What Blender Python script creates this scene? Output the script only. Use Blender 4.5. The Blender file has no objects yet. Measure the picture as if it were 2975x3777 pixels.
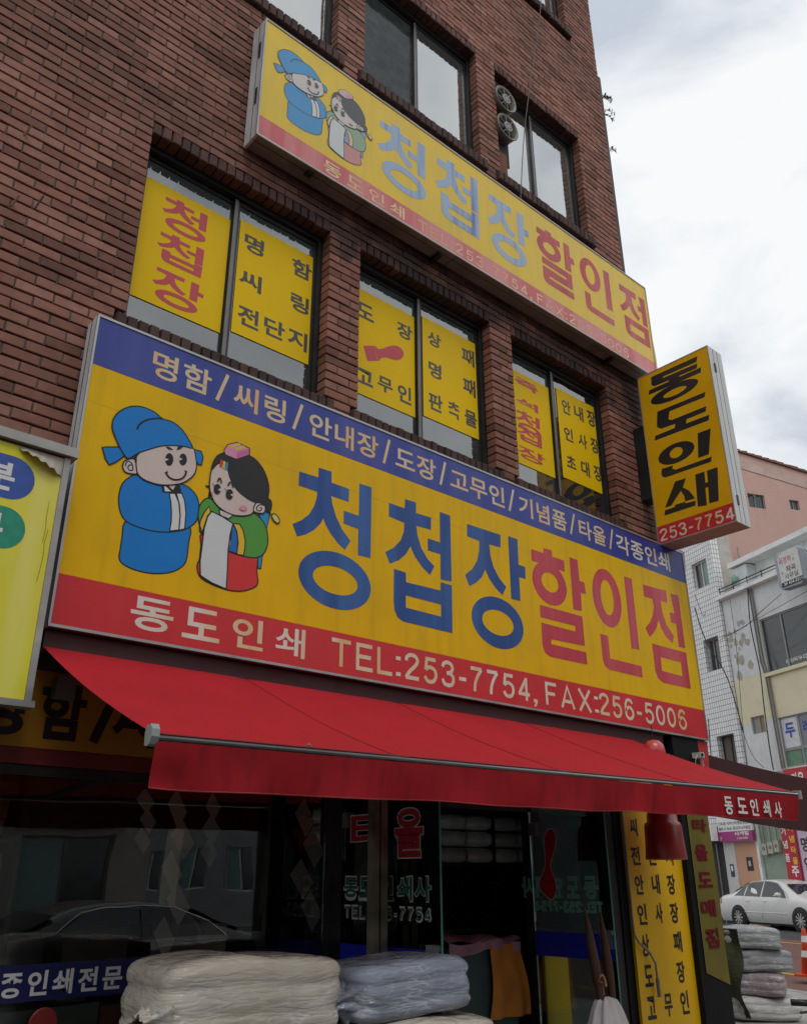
import bpy, math, random
from mathutils import Vector, Matrix
rnd = random.Random(7)
SC = bpy.context.scene
COL = SC.collection
R_ = math.radians
# ---------------- camera ----------------
CAMZ = 1.6
F_PX, IW, IH = 3164.7, 2975.0, 3777.0
yaw, pitch, roll = 0.72234, 0.402033, -0.0042858
_f = Vector((math.sin(yaw)*math.cos(pitch), math.cos(yaw)*math.cos(pitch), math.sin(pitch)))
_r = Vector((math.cos(yaw), -math.sin(yaw), 0)); _u = _r.cross(_f)
_r2 = _r*math.cos(roll)+_u*math.sin(roll); _u2 = -_r*math.sin(roll)+_u*math.cos(roll)
cam = bpy.data.cameras.new('camera'); co = bpy.data.objects.new('camera', cam); COL.objects.link(co)
co.matrix_world = Matrix(((_r2.x,_u2.x,-_f.x,0),(_r2.y,_u2.y,-_f.y,0),(_r2.z,_u2.z,-_f.z,CAMZ),(0,0,0,1)))
cam.sensor_fit = 'VERTICAL'; cam.sensor_height = 24.0; cam.lens = 24.0*F_PX/IH
cam.clip_start = 0.05; cam.clip_end = 2000
SC.camera = co
# ---------------- world: daylight sky with thick broken cloud ----------------
SUN_EL, SUN_AZ = R_(58), R_(205)      # azimuth clockwise from +Y
wd = bpy.data.worlds.new('World'); SC.world = wd; wd.use_nodes = True
nt = wd.node_tree; N = nt.nodes; L = nt.links
bg = N['Background']; bg.inputs['Strength'].default_value = 0.1
sky = N.new('ShaderNodeTexSky'); sky.sky_type = 'NISHITA'; sky.sun_disc = False
sky.sun_elevation = SUN_EL; sky.sun_rotation = SUN_AZ
tc = N.new('ShaderNodeTexCoord'); mp = N.new('ShaderNodeMapping'); mp.inputs['Scale'].default_value = (1.0,1.0,1.9)
mp.inputs['Location'].default_value = (0.35,0.1,0.0)
L.new(tc.outputs['Generated'], mp.inputs[0])
n1 = N.new('ShaderNodeTexNoise'); n1.inputs['Scale'].default_value = 3.1; n1.inputs['Detail'].default_value = 9; n1.inputs['Roughness'].default_value = 0.55; n1.inputs['Distortion'].default_value = 0.35
n2 = N.new('ShaderNodeTexNoise'); n2.inputs['Scale'].default_value = 1.7; n2.inputs['Detail'].default_value = 7; n2.inputs['Roughness'].default_value = 0.5
L.new(mp.outputs[0], n1.inputs['Vector']); L.new(mp.outputs[0], n2.inputs['Vector'])
cr = N.new('ShaderNodeValToRGB'); cr.color_ramp.elements[0].position = 0.36; cr.color_ramp.elements[1].position = 0.57
cr.color_ramp.elements[0].color = (4.9,5.4,6.2,1); cr.color_ramp.elements[1].color = (8.3,8.45,8.6,1)
e = cr.color_ramp.elements.new(0.48); e.color = (7.3,7.6,7.95,1)
L.new(n1.outputs['Fac'], cr.inputs[0])
c2 = N.new('ShaderNodeValToRGB'); c2.color_ramp.elements[0].position = 0.30; c2.color_ramp.elements[1].position = 0.43
c2.color_ramp.elements[0].color = (0.55,0.55,0.55,1); c2.color_ramp.elements[1].color = (1,1,1,1)
L.new(n2.outputs['Fac'], c2.inputs[0])
mx = N.new('ShaderNodeMixRGB'); L.new(c2.outputs[0], mx.inputs[0]); L.new(sky.outputs[0], mx.inputs[1]); L.new(cr.outputs[0], mx.inputs[2])
L.new(mx.outputs[0], bg.inputs['Color'])
# ---------------- sun behind thin cloud ----------------
sl = bpy.data.lights.new('sun', 'SUN'); sl.energy = 0.7; sl.angle = R_(18); sl.color = (1.0,0.97,0.92)
so = bpy.data.objects.new('sun', sl); COL.objects.link(so)
_sd = Vector((math.sin(SUN_AZ)*math.cos(SUN_EL), math.cos(SUN_AZ)*math.cos(SUN_EL), math.sin(SUN_EL)))
so.rotation_euler = _sd.to_track_quat('Z','Y').to_euler(); so.location = (0,-5,30)
vs = SC.view_settings; vs.view_transform = 'Standard'; vs.look = 'None'; vs.exposure = 0.18; vs.gamma = 1.0; vs.use_curve_mapping = False
SC.cycles.max_bounces = 6; SC.cycles.transparent_max_bounces = 12; SC.cycles.glossy_bounces = 3; SC.cycles.caustics_reflective = False; SC.cycles.caustics_refractive = False
SC.cycles.use_denoising = True
# ---------------- materials ----------------
MATS = {}
def nm(name):
    m = bpy.data.materials.new(name); m.use_nodes = True; return m, m.node_tree.nodes, m.node_tree.links, m.node_tree.nodes['Principled BSDF']
def mat(name, col, rough=0.6, var=0.12, scale=6.0, metal=0.0, spec=0.5, dirt=0.0, dirtcol=(0.05,0.045,0.04), streak=0.0, bump=0.0, bscale=40.0, fade=None, stretch=(6,6,0.5), coat=0.0, perobj=0.0):
    """procedural paint: colour with fine variation, dirt patches, rain streaks"""
    if name in MATS: return MATS[name]
    m, N, L, P = nm(name)
    P.inputs['Roughness'].default_value = rough; P.inputs['Metallic'].default_value = metal
    P.inputs['Specular IOR Level'].default_value = spec; P.inputs['Coat Weight'].default_value = coat; P.inputs['Coat Roughness'].default_value = 0.25
    geo = N.new('ShaderNodeNewGeometry')
    no = N.new('ShaderNodeTexNoise'); no.inputs['Scale'].default_value = scale; no.inputs['Detail'].default_value = 6
    L.new(geo.outputs['Position'], no.inputs['Vector'])
    mr = N.new('ShaderNodeMapRange'); mr.inputs['From Min'].default_value = 0.3; mr.inputs['From Max'].default_value = 0.7
    mr.inputs['To Min'].default_value = 1-var; mr.inputs['To Max'].default_value = 1+var*0.6
    L.new(no.outputs['Fac'], mr.inputs['Value'])
    mul = N.new('ShaderNodeVectorMath'); mul.operation = 'SCALE'
    base = N.new('ShaderNodeRGB'); base.outputs[0].default_value = (*col, 1)
    L.new(base.outputs[0], mul.inputs[0]); L.new(mr.outputs[0], mul.inputs['Scale'])
    cur = mul.outputs[0]
    if fade:
        st2 = N.new('ShaderNodeTexNoise'); mpp = N.new('ShaderNodeMapping'); mpp.inputs['Scale'].default_value = (3.0,3.0,0.25)
        L.new(geo.outputs['Position'], mpp.inputs[0]); L.new(mpp.outputs[0], st2.inputs['Vector']); st2.inputs['Scale'].default_value = 1.6; st2.inputs['Detail'].default_value = 5
        r2 = N.new('ShaderNodeMapRange'); r2.inputs['From Min'].default_value = 0.42; r2.inputs['From Max'].default_value = 0.62
        L.new(st2.outputs['Fac'], r2.inputs['Value'])
        mm = N.new('ShaderNodeMixRGB'); L.new(r2.outputs[0], mm.inputs[0]); L.new(cur, mm.inputs[1]); mm.inputs[2].default_value = (*fade,1); cur = mm.outputs[0]
    if streak > 0:
        st = N.new('ShaderNodeTexNoise'); mpp = N.new('ShaderNodeMapping'); mpp.inputs['Scale'].default_value = stretch
        L.new(geo.outputs['Position'], mpp.inputs[0]); L.new(mpp.outputs[0], st.inputs['Vector']); st.inputs['Scale'].default_value = 2.0; st.inputs['Detail'].default_value = 8
        r2 = N.new('ShaderNodeMapRange'); r2.inputs['From Min'].default_value = 0.5; r2.inputs['From Max'].default_value = 0.75; r2.inputs['To Max'].default_value = streak
        L.new(st.outputs['Fac'], r2.inputs['Value'])
        mm = N.new('ShaderNodeMixRGB'); L.new(r2.outputs[0], mm.inputs[0]); L.new(cur, mm.inputs[1]); mm.inputs[2].default_value = (*dirtcol,1); cur = mm.outputs[0]
    if dirt > 0:
        st = N.new('ShaderNodeTexNoise'); L.new(geo.outputs['Position'], st.inputs['Vector']); st.inputs['Scale'].default_value = 2.3; st.inputs['Detail'].default_value = 10; st.inputs['Roughness'].default_value = 0.7
        r2 = N.new('ShaderNodeMapRange'); r2.inputs['From Min'].default_value = 0.48; r2.inputs['From Max'].default_value = 0.72; r2.inputs['To Max'].default_value = dirt
        L.new(st.outputs['Fac'], r2.inputs['Value'])
        mm = N.new('ShaderNodeMixRGB'); L.new(r2.outputs[0], mm.inputs[0]); L.new(cur, mm.inputs[1]); mm.inputs[2].default_value = (*dirtcol,1); cur = mm.outputs[0]
    if perobj > 0:
        oi = N.new('ShaderNodeObjectInfo'); r2 = N.new('ShaderNodeMapRange'); r2.inputs['To Min'].default_value = 1-perobj; r2.inputs['To Max'].default_value = 1+perobj
        L.new(oi.outputs['Random'], r2.inputs['Value']); sc_ = N.new('ShaderNodeVectorMath'); sc_.operation = 'SCALE'; L.new(cur, sc_.inputs[0]); L.new(r2.outputs[0], sc_.inputs['Scale']); cur = sc_.outputs[0]
    L.new(cur, P.inputs['Base Color'])
    rv = N.new('ShaderNodeMapRange'); rv.inputs['From Min'].default_value = 0.3; rv.inputs['From Max'].default_value = 0.7; rv.inputs['To Min'].default_value = max(0.03,rough-0.08); rv.inputs['To Max'].default_value = min(1,rough+0.08)
    L.new(no.outputs['Fac'], rv.inputs['Value']); L.new(rv.outputs[0], P.inputs['Roughness'])
    if bump > 0:
        b = N.new('ShaderNodeBump'); b.inputs['Strength'].default_value = bump; b.inputs['Distance'].default_value = 0.01
        nb = N.new('ShaderNodeTexNoise'); nb.inputs['Scale'].default_value = bscale; nb.inputs['Detail'].default_value = 6; L.new(geo.outputs['Position'], nb.inputs['Vector'])
        L.new(nb.outputs['Fac'], b.inputs['Height']); L.new(b.outputs[0], P.inputs['Normal'])
    MATS[name] = m; return m
def brickmat(name, ramp, rough=0.8):
    m, N, L, P = nm(name)
    geo = N.new('ShaderNodeNewGeometry'); oi = N.new('ShaderNodeObjectInfo'); ad = N.new('ShaderNodeMath'); ad.operation = 'ADD'
    L.new(geo.outputs['Random Per Island'], ad.inputs[0]); L.new(oi.outputs['Random'], ad.inputs[1])
    fr = N.new('ShaderNodeMath'); fr.operation = 'FRACT'; L.new(ad.outputs[0], fr.inputs[0])
    cr = N.new('ShaderNodeValToRGB'); els = cr.color_ramp.elements
    els[0].position = 0; els[0].color = (*ramp[0],1); els[1].position = 1; els[1].color = (*ramp[-1],1)
    for i, c in enumerate(ramp[1:-1]): e = els.new((i+1)/(len(ramp)-1)); e.color = (*c,1)
    L.new(fr.outputs[0], cr.inputs[0])
    no = N.new('ShaderNodeTexNoise'); no.inputs['Scale'].default_value = 14; no.inputs['Detail'].default_value = 8; L.new(geo.outputs['Position'], no.inputs['Vector'])
    big = N.new('ShaderNodeTexNoise'); big.inputs['Scale'].default_value = 0.9; big.inputs['Detail'].default_value = 5; L.new(geo.outputs['Position'], big.inputs['Vector'])
    mr = N.new('ShaderNodeMapRange'); mr.inputs['From Min'].default_value = .3; mr.inputs['From Max'].default_value = .7; mr.inputs['To Min'].default_value = .82; mr.inputs['To Max'].default_value = 1.14; L.new(no.outputs['Fac'], mr.inputs['Value'])
    m2 = N.new('ShaderNodeMapRange'); m2.inputs['From Min'].default_value = .3; m2.inputs['From Max'].default_value = .7; m2.inputs['To Min'].default_value = .82; m2.inputs['To Max'].default_value = 1.12; L.new(big.outputs['Fac'], m2.inputs['Value'])
    mm = N.new('ShaderNodeMath'); mm.operation = 'MULTIPLY'; L.new(mr.outputs[0], mm.inputs[0]); L.new(m2.outputs[0], mm.inputs[1])
    sc_ = N.new('ShaderNodeVectorMath'); sc_.operation = 'SCALE'; L.new(cr.outputs[0], sc_.inputs[0]); L.new(mm.outputs[0], sc_.inputs['Scale'])
    # soot and damp plus shade painted under the upper sign, with ragged edges
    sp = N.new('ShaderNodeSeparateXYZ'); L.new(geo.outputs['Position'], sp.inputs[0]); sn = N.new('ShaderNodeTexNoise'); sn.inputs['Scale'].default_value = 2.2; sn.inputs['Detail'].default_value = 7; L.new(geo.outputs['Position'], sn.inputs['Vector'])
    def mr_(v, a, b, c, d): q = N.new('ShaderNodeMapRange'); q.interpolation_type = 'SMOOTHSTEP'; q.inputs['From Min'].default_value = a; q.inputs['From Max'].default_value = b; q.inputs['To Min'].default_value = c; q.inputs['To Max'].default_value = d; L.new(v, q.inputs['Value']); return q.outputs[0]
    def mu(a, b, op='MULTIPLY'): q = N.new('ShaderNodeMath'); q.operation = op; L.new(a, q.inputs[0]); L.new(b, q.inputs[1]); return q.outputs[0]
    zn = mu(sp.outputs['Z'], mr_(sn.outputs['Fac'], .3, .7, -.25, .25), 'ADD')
    soot_shade = mu(mu(mr_(zn, 5.75, 6.05, 0, 1), mr_(zn, 6.2, 6.5, 1, 0)), mr_(sp.outputs['X'], 2.0, 3.2, .15, .8))
    sm = N.new('ShaderNodeMixRGB'); L.new(soot_shade, sm.inputs[0]); L.new(sc_.outputs[0], sm.inputs[1]); sm.inputs[2].default_value = (.035,.026,.024,1)
    L.new(sm.outputs[0], P.inputs['Base Color']); P.inputs['Roughness'].default_value = rough; P.inputs['Specular IOR Level'].default_value = 0.35
    b = N.new('ShaderNodeBump'); b.inputs['Strength'].default_value = 0.25; b.inputs['Distance'].default_value = 0.004
    nb = N.new('ShaderNodeTexNoise'); nb.inputs['Scale'].default_value = 160; nb.inputs['Detail'].default_value = 4; L.new(geo.outputs['Position'], nb.inputs['Vector']); L.new(nb.outputs['Fac'], b.inputs['Height']); L.new(b.outputs[0], P.inputs['Normal'])
    MATS[name] = m; return m
def glassmat(name, tint=(0.75,0.8,0.78), refl=1.0, rough=0.0, ior=1.5, base=0.0):
    if name in MATS: return MATS[name]
    m = bpy.data.materials.new(name); m.use_nodes = True; N = m.node_tree.nodes; L = m.node_tree.links; N.clear()
    o = N.new('ShaderNodeOutputMaterial'); t = N.new('ShaderNodeBsdfTransparent'); t.inputs[0].default_value = (*tint,1)
    g = N.new('ShaderNodeBsdfGlossy'); g.inputs['Roughness'].default_value = rough; g.inputs['Color'].default_value = (0.95,0.97,0.97,1)
    f = N.new('ShaderNodeFresnel'); f.inputs['IOR'].default_value = ior
    ml = N.new('ShaderNodeMath'); ml.operation = 'MULTIPLY'; ml.inputs[1].default_value = refl*1.7; ml.use_clamp = True; L.new(f.outputs[0], ml.inputs[0])
    if base: ab_ = N.new('ShaderNodeMath'); ab_.use_clamp = True; ab_.inputs[1].default_value = base; L.new(ml.outputs[0], ab_.inputs[0]); ml = ab_
    x = N.new('ShaderNodeMixShader'); L.new(ml.outputs[0], x.inputs[0]); L.new(t.outputs[0], x.inputs[1]); L.new(g.outputs[0], x.inputs[2]); L.new(x.outputs[0], o.inputs[0])
    # slight waviness of old float glass
    nb = N.new('ShaderNodeTexNoise'); geo = N.new('ShaderNodeNewGeometry'); nb.inputs['Scale'].default_value = 1.3; L.new(geo.outputs['Position'], nb.inputs['Vector'])
    b = N.new('ShaderNodeBump'); b.inputs['Strength'].default_value = 0.15; b.inputs['Distance'].default_value = 0.02; L.new(nb.outputs['Fac'], b.inputs['Height']); L.new(b.outputs[0], g.inputs['Normal'])
    MATS[name] = m; return m
def towelcloth(name, col):
    """folded terry cloth pressed against thin clear polythene: cloth colour below, sharp creased gloss above"""
    if name in MATS: return MATS[name]
    m, N, L, P = nm(name); geo = N.new('ShaderNodeNewGeometry')
    n = N.new('ShaderNodeTexNoise'); n.inputs['Scale'].default_value = 4; n.inputs['Detail'].default_value = 5; L.new(geo.outputs['Position'], n.inputs['Vector'])
    cr = N.new('ShaderNodeValToRGB'); cr.color_ramp.elements[0].position = .35; cr.color_ramp.elements[1].position = .68
    cr.color_ramp.elements[0].color = (*[c*0.78 for c in col],1); cr.color_ramp.elements[1].color = (*col,1); L.new(n.outputs['Fac'], cr.inputs[0])
    hs = None; mixc = cr.outputs[0]
    g2 = N.new('ShaderNodeTexNoise'); g2.inputs['Scale'].default_value = 5; g2.inputs['Detail'].default_value = 3; L.new(geo.outputs['Position'], g2.inputs['Vector']); gm = N.new('ShaderNodeMapRange'); gm.inputs['From Min'].default_value = .46; gm.inputs['From Max'].default_value = .66; L.new(g2.outputs['Fac'], gm.inputs['Value'])
    for rot, scl, w0 in (((0,.75,.2),(3,4,24),.03),((.1,-.35,.0),(4,5,20),.03),((0,1.2,.3),(3,4,13),.02)):
        mp = N.new('ShaderNodeMapping'); mp.inputs['Rotation'].default_value = rot; mp.inputs['Scale'].default_value = scl; L.new(geo.outputs['Position'], mp.inputs[0])
        w = N.new('ShaderNodeTexNoise'); w.inputs['Scale'].default_value = 1.0; w.inputs['Detail'].default_value = 3; w.inputs['Distortion'].default_value = .5; L.new(mp.outputs[0], w.inputs['Vector'])
        q = N.new('ShaderNodeMath'); q.operation = 'SUBTRACT'; q.inputs[1].default_value = .5; L.new(w.outputs['Fac'], q.inputs[0]); ab = N.new('ShaderNodeMath'); ab.operation = 'ABSOLUTE'; L.new(q.outputs[0], ab.inputs[0])
        rr = N.new('ShaderNodeMapRange'); rr.interpolation_type = 'SMOOTHSTEP'; rr.inputs['From Max'].default_value = w0; rr.inputs['To Min'].default_value = .45; rr.inputs['To Max'].default_value = 0; L.new(ab.outputs[0], rr.inputs['Value'])
        m3 = N.new('ShaderNodeMath'); m3.operation = 'MULTIPLY'; L.new(rr.outputs[0], m3.inputs[0]); L.new(gm.outputs[0], m3.inputs[1])
        mx = N.new('ShaderNodeMixRGB'); L.new(m3.outputs[0], mx.inputs[0]); L.new(mixc, mx.inputs[1]); mx.inputs[2].default_value = (.8,.8,.8,1); mixc = mx.outputs[0]     # whitened film creases, their highlights painted into the base colour
        if hs is None: hs = ab.outputs[0]
        else: ad = N.new('ShaderNodeMath'); L.new(hs, ad.inputs[0]); L.new(ab.outputs[0], ad.inputs[1]); hs = ad.outputs[0]
    L.new(mixc, P.inputs['Base Color']); P.inputs['Roughness'].default_value = .8; P.inputs['Coat Weight'].default_value = 1; P.inputs['Coat Roughness'].default_value = .12
    b = N.new('ShaderNodeBump'); b.inputs['Strength'].default_value = 1; b.inputs['Distance'].default_value = .05; L.new(hs, b.inputs['Height']); L.new(b.outputs[0], P.inputs['Coat Normal'])
    b2 = N.new('ShaderNodeBump'); b2.inputs['Strength'].default_value = .35; b2.inputs['Distance'].default_value = .02; L.new(hs, b2.inputs['Height']); L.new(b2.outputs[0], P.inputs['Normal'])
    MATS[name] = m; return m
# ---------------- mesh helpers ----------------
ORG = {}     # object name -> world origin of its frame
class MB:
    def __init__(s): s.v = []; s.f = []; s.m = []; s.k = 0
    def quad(s, *p):
        b = len(s.v); s.v += [tuple(q) for q in p]; s.f.append(tuple(range(b, b+len(p)))); s.m.append(s.k); return s
    def box(s, x0, x1, y0, y1, z0, z1, j=0.0):
        b = len(s.v)
        for z in (z0, z1):
            for x, y in ((x0,y0),(x1,y0),(x1,y1),(x0,y1)):
                s.v.append((x+rnd.uniform(-j,j), y+rnd.uniform(-j,j), z+rnd.uniform(-j,j)) if j else (x,y,z))
        for q in ((0,3,2,1),(4,5,6,7),(0,1,5,4),(1,2,6,5),(2,3,7,6),(3,0,4,7)): s.f.append(tuple(b+i for i in q)); s.m.append(s.k)
        return s
    def brick(s, x0, x1, y0, y1, z0, z1, c=0.003, j=0.0012):
        """box whose front (y0) edges are worn off"""
        b = len(s.v); r = lambda: rnd.uniform(-j, j)
        for (xx0,xx1,zz0,zz1,yy) in ((x0,x1,z0,z1,y1),(x0,x1,z0,z1,y0+c),(x0+c,x1-c,z0+c,z1-c,y0)):
            for x, z in ((xx0,zz0),(xx1,zz0),(xx1,zz1),(xx0,zz1)): s.v.append((x+r(), yy+r(), z+r()))
        for a in (0, 4):
            for i in range(4): k = (i+1)%4; s.f.append((b+a+i, b+a+4+i, b+a+4+k, b+a+k)); s.m.append(s.k)
        s.f.append((b+8,b+9,b+10,b+11)); s.m.append(s.k); return s
    def tube(s, pts, r, n=6, cap=True, r2=None):
        b0 = len(s.v); pts = [Vector(p) for p in pts]; m_ = len(pts)
        for i, p in enumerate(pts):
            t = (pts[min(i+1,m_-1)]-pts[max(i-1,0)]).normalized(); a = Vector((0,0,1)) if abs(t.z) < 0.9 else Vector((1,0,0))
            u = t.cross(a).normalized(); w = t.cross(u); rr = r if r2 is None else r+(r2-r)*i/max(1,m_-1)
            for k in range(n): an = 2*math.pi*k/n; s.v.append(tuple(p+u*rr*math.cos(an)+w*rr*math.sin(an)))
        for i in range(m_-1):
            for k in range(n): a = b0+i*n+k; c = b0+i*n+(k+1)%n; s.f.append((a, c, c+n, a+n)); s.m.append(s.k)
        if cap: s.f.append(tuple(b0+k for k in range(n))); s.m.append(s.k); s.f.append(tuple(b0+(m_-1)*n+k for k in reversed(range(n)))); s.m.append(s.k)
        return s
    def lathe(s, prof, c=(0,0,0), n=24, axis='z', cap=True):
        b0 = len(s.v)
        for r, h in prof:
            for k in range(n):
                a = 2*math.pi*k/n; x, y = r*math.cos(a), r*math.sin(a)
                s.v.append((c[0]+x, c[1]+y, c[2]+h) if axis == 'z' else ((c[0]+x, c[1]+h, c[2]+y) if axis == 'y' else (c[0]+h, c[1]+x, c[2]+y)))
        for i in range(len(prof)-1):
            for k in range(n): a = b0+i*n+k; d = b0+i*n+(k+1)%n; s.f.append((a, d, d+n, a+n)); s.m.append(s.k)
        if cap: s.f.append(tuple(b0+k for k in reversed(range(n)))); s.m.append(s.k); s.f.append(tuple(b0+(len(prof)-1)*n+k for k in range(n))); s.m.append(s.k)
        return s
    def prism(s, pts, y0, y1):
        """polygon in x,z extruded along y"""
        b = len(s.v); n = len(pts); s.v += [(p[0], y0, p[1]) for p in pts]+[(p[0], y1, p[1]) for p in pts]
        s.f.append(tuple(range(b, b+n))); s.f.append(tuple(reversed(range(b+n, b+2*n)))); s.m += [s.k, s.k]
        for i in range(n): k = (i+1)%n; s.f.append((b+i, b+n+i, b+n+k, b+k)); s.m.append(s.k)
        return s
    def grid(s, fn, nu, nv):
        b = len(s.v)
        for i in range(nu+1):
            for j in range(nv+1): s.v.append(tuple(fn(i/nu, j/nv)))
        for i in range(nu):
            for j in range(nv): a = b+i*(nv+1)+j; s.f.append((a, a+nv+1, a+nv+2, a+1)); s.m.append(s.k)
        return s
    def mesh(s, name, off=(0,0,0)):
        me = bpy.data.meshes.new(name); me.from_pydata([(v[0]-off[0], v[1]-off[1], v[2]-off[2]) for v in s.v], [], s.f); me.update(); return me
def place(name, me, mt, parent=None, smooth=False, mi=None):
    o = bpy.data.objects.new(name, me); COL.objects.link(o)
    for x in (mt if isinstance(mt, (list,tuple)) else [mt]): me.materials.append(x)
    if mi and isinstance(mt, (list,tuple)): me.polygons.foreach_set('material_index', mi)
    if smooth: me.polygons.foreach_set('use_smooth', [True]*len(me.polygons))
    if parent: o.parent = parent
    return o
def obj(name, mb, mt, parent=None, smooth=False, org=None, **kw):
    """links mb as one mesh object; coordinates in mb are world coordinates unless the parent frame is local"""
    off = ORG.get(parent.name, Vector((0,0,0))) if parent else Vector(org or (0,0,0))
    o = place(name, mb.mesh(name, off), mt, parent, smooth, mb.m)
    if not parent: o.location = off
    ORG[o.name] = off
    for k, v in kw.items(): o[k] = v
    return o
def thing(name, label, cat, loc=(0,0,0), group=None, local=False, rotz=0):
    o = bpy.data.objects.new(name, None); COL.objects.link(o); o.location = loc; o.rotation_euler = (0,0,rotz); o.empty_display_size = 0.1
    o['label'] = label; o['category'] = cat
    if group: o['group'] = group
    ORG[o.name] = Vector((0,0,0)) if local else Vector(loc)
    return o
def tag(o, label, cat, group=None):
    o['label'] = label; o['category'] = cat
    if group: o['group'] = group
    return o
def struct(name, mb, mt): o = obj(name, mb, mt); o['kind'] = 'structure'; return o
def copy_tree(o, parent=None):
    c = o.copy(); COL.objects.link(c); c.parent = parent
    for ch in list(o.children): copy_tree(ch, c)
    return c
# ray through the photograph -> point on a wall plane (used for measuring in place)
def ray(px, py): return _r2*((px-IW/2)/F_PX)+_u2*(-(py-IH/2)/F_PX)+_f
def onY(px, py, Y): d = ray(px, py); k = Y/d.y; return Vector((d.x*k, Y, CAMZ+d.z*k))
def onX(px, py, X): d = ray(px, py); k = X/d.x; return Vector((X, d.y*k, CAMZ+d.z*k))
def onZ(px, py, Z): d = ray(px, py); k = (Z-CAMZ)/d.z; return Vector((d.x*k, d.y*k, Z))
# ---------------- flat print: polygons, strokes, lettering ----------------
def smooth_poly(p, n=4):
    out = []; m_ = len(p)
    for i in range(m_):
        a, b, c, d = p[i-1], p[i], p[(i+1)%m_], p[(i+2)%m_]
        for k in range(n):
            t = k/n
            out.append(tuple(0.5*((2*b[j])+(-a[j]+c[j])*t+(2*a[j]-5*b[j]+4*c[j]-d[j])*t*t+(-a[j]+3*b[j]-3*c[j]+d[j])*t**3) for j in (0,1)))
    return out
def smooth_line(p, n=5):
    q = [p[0]]+list(p)+[p[-1]]; out = []
    for i in range(1, len(q)-2):
        a, b, c, d = q[i-1], q[i], q[i+1], q[i+2]
        for k in range(n):
            t = k/n; out.append(tuple(0.5*((2*b[j])+(-a[j]+c[j])*t+(2*a[j]-5*b[j]+4*c[j]-d[j])*t*t+(-a[j]+3*b[j]-3*c[j]+d[j])*t**3) for j in (0,1)))
    out.append(tuple(p[-1])); return out
from mathutils.geometry import tessellate_polygon
class Flat:
    """flat print in plane coordinates (u, z) with a depth step per layer"""
    def __init__(s): s.v = []; s.f = []; s.n = 0; s.cuts = []
    def cut(s):
        if not s.cuts or s.cuts[-1] != (len(s.f), len(s.v)): s.cuts.append((len(s.f), len(s.v)))
    def poly(s, pts, hole=None, d=0.0):
        loops = [[Vector((p[0],p[1],0)) for p in pts]]
        if hole: loops.append([Vector((p[0],p[1],0)) for p in hole])
        b = len(s.v); s.v += [(p[0],p[1],d) for p in pts]+([(p[0],p[1],d) for p in hole] if hole else [])
        for t in tessellate_polygon(loops): s.f.append(tuple(b+i for i in t))
        return s
    def ring(s, o, i=None, d=0.0, n=40, pw=2.0):
        def pts(e): 
            r = []
            for k in range(n):
                a = 2*math.pi*k/n; c, s_ = math.cos(a), math.sin(a)
                r.append(((e[0]+e[1])/2+(e[1]-e[0])/2*c, (e[2]+e[3])/2+(e[3]-e[2])/2*s_))
            return r
        P = pts(o); b = len(s.v); s.v += [(p[0],p[1],d) for p in P]
        if i:
            s.v += [(p[0],p[1],d) for p in pts(i)]
            for k in range(n): q = (k+1)%n; s.f.append((b+k, b+q, b+n+q, b+n+k))
        else: s.f.append(tuple(range(b, b+n)))
        return s
    def stroke(s, pts, w, d=0.0, closed=False):
        m_ = len(pts); b = len(s.v)
        for i in range(m_):
            p = pts[i]; a = pts[i-1] if (i > 0 or closed) else p; c = pts[(i+1)%m_] if (i < m_-1 or closed) else p
            t1 = Vector((p[0]-a[0], p[1]-a[1])); t2 = Vector((c[0]-p[0], c[1]-p[1]))
            t1 = t1.normalized() if t1.length > 1e-9 else t2.normalized(); t2 = t2.normalized() if t2.length > 1e-9 else t1
            t = t1+t2; t = t.normalized() if t.length > 1e-6 else t1
            nrm = Vector((-t.y, t.x)); k = 1/max(0.72, nrm.dot(Vector((-t1.y, t1.x))))
            s.v.append((p[0]+nrm.x*w/2*k, p[1]+nrm.y*w/2*k, d)); s.v.append((p[0]-nrm.x*w/2*k, p[1]-nrm.y*w/2*k, d))
        for i in range(m_ if closed else m_-1): j = (i+1)%m_; s.f.append((b+2*i, b+2*i+1, b+2*j+1, b+2*j))
        return s
    def add(s, verts, faces, d=0.0):
        b = len(s.v); s.v += [(v[0],v[1],d) for v in verts]; s.f += [tuple(b+i for i in f) for f in faces]; return s
    def mb(s, plane, base):
        """plane 'Y': print faces -Y at y=base; 'X': faces -X at x=base, u is y. layers step towards the viewer"""
        m = MB()
        for u, z, d in s.v: m.v.append((u, base-d, z) if plane == 'Y' else (base-d, u, z))
        m.f = list(s.f); m.m = [0]*len(m.f); return m
def flobj(name, fl, plane, base, mt, parent):
    """one mesh part for every separately laid word or sign letter of fl"""
    cs = sorted(set([(0,0)]+fl.cuts))+[(len(fl.f), len(fl.v))]; r = None
    for (f0,v0),(f1,v1) in zip(cs[:-1],cs[1:]):
        if f1 <= f0: continue
        q = Flat(); q.v = fl.v[v0:v1]; q.f = [tuple(i-v0 for i in f) for f in fl.f[f0:f1]]; r = obj(name, q.mb(plane, base), mt, parent)
    return r
_gc = {}
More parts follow.
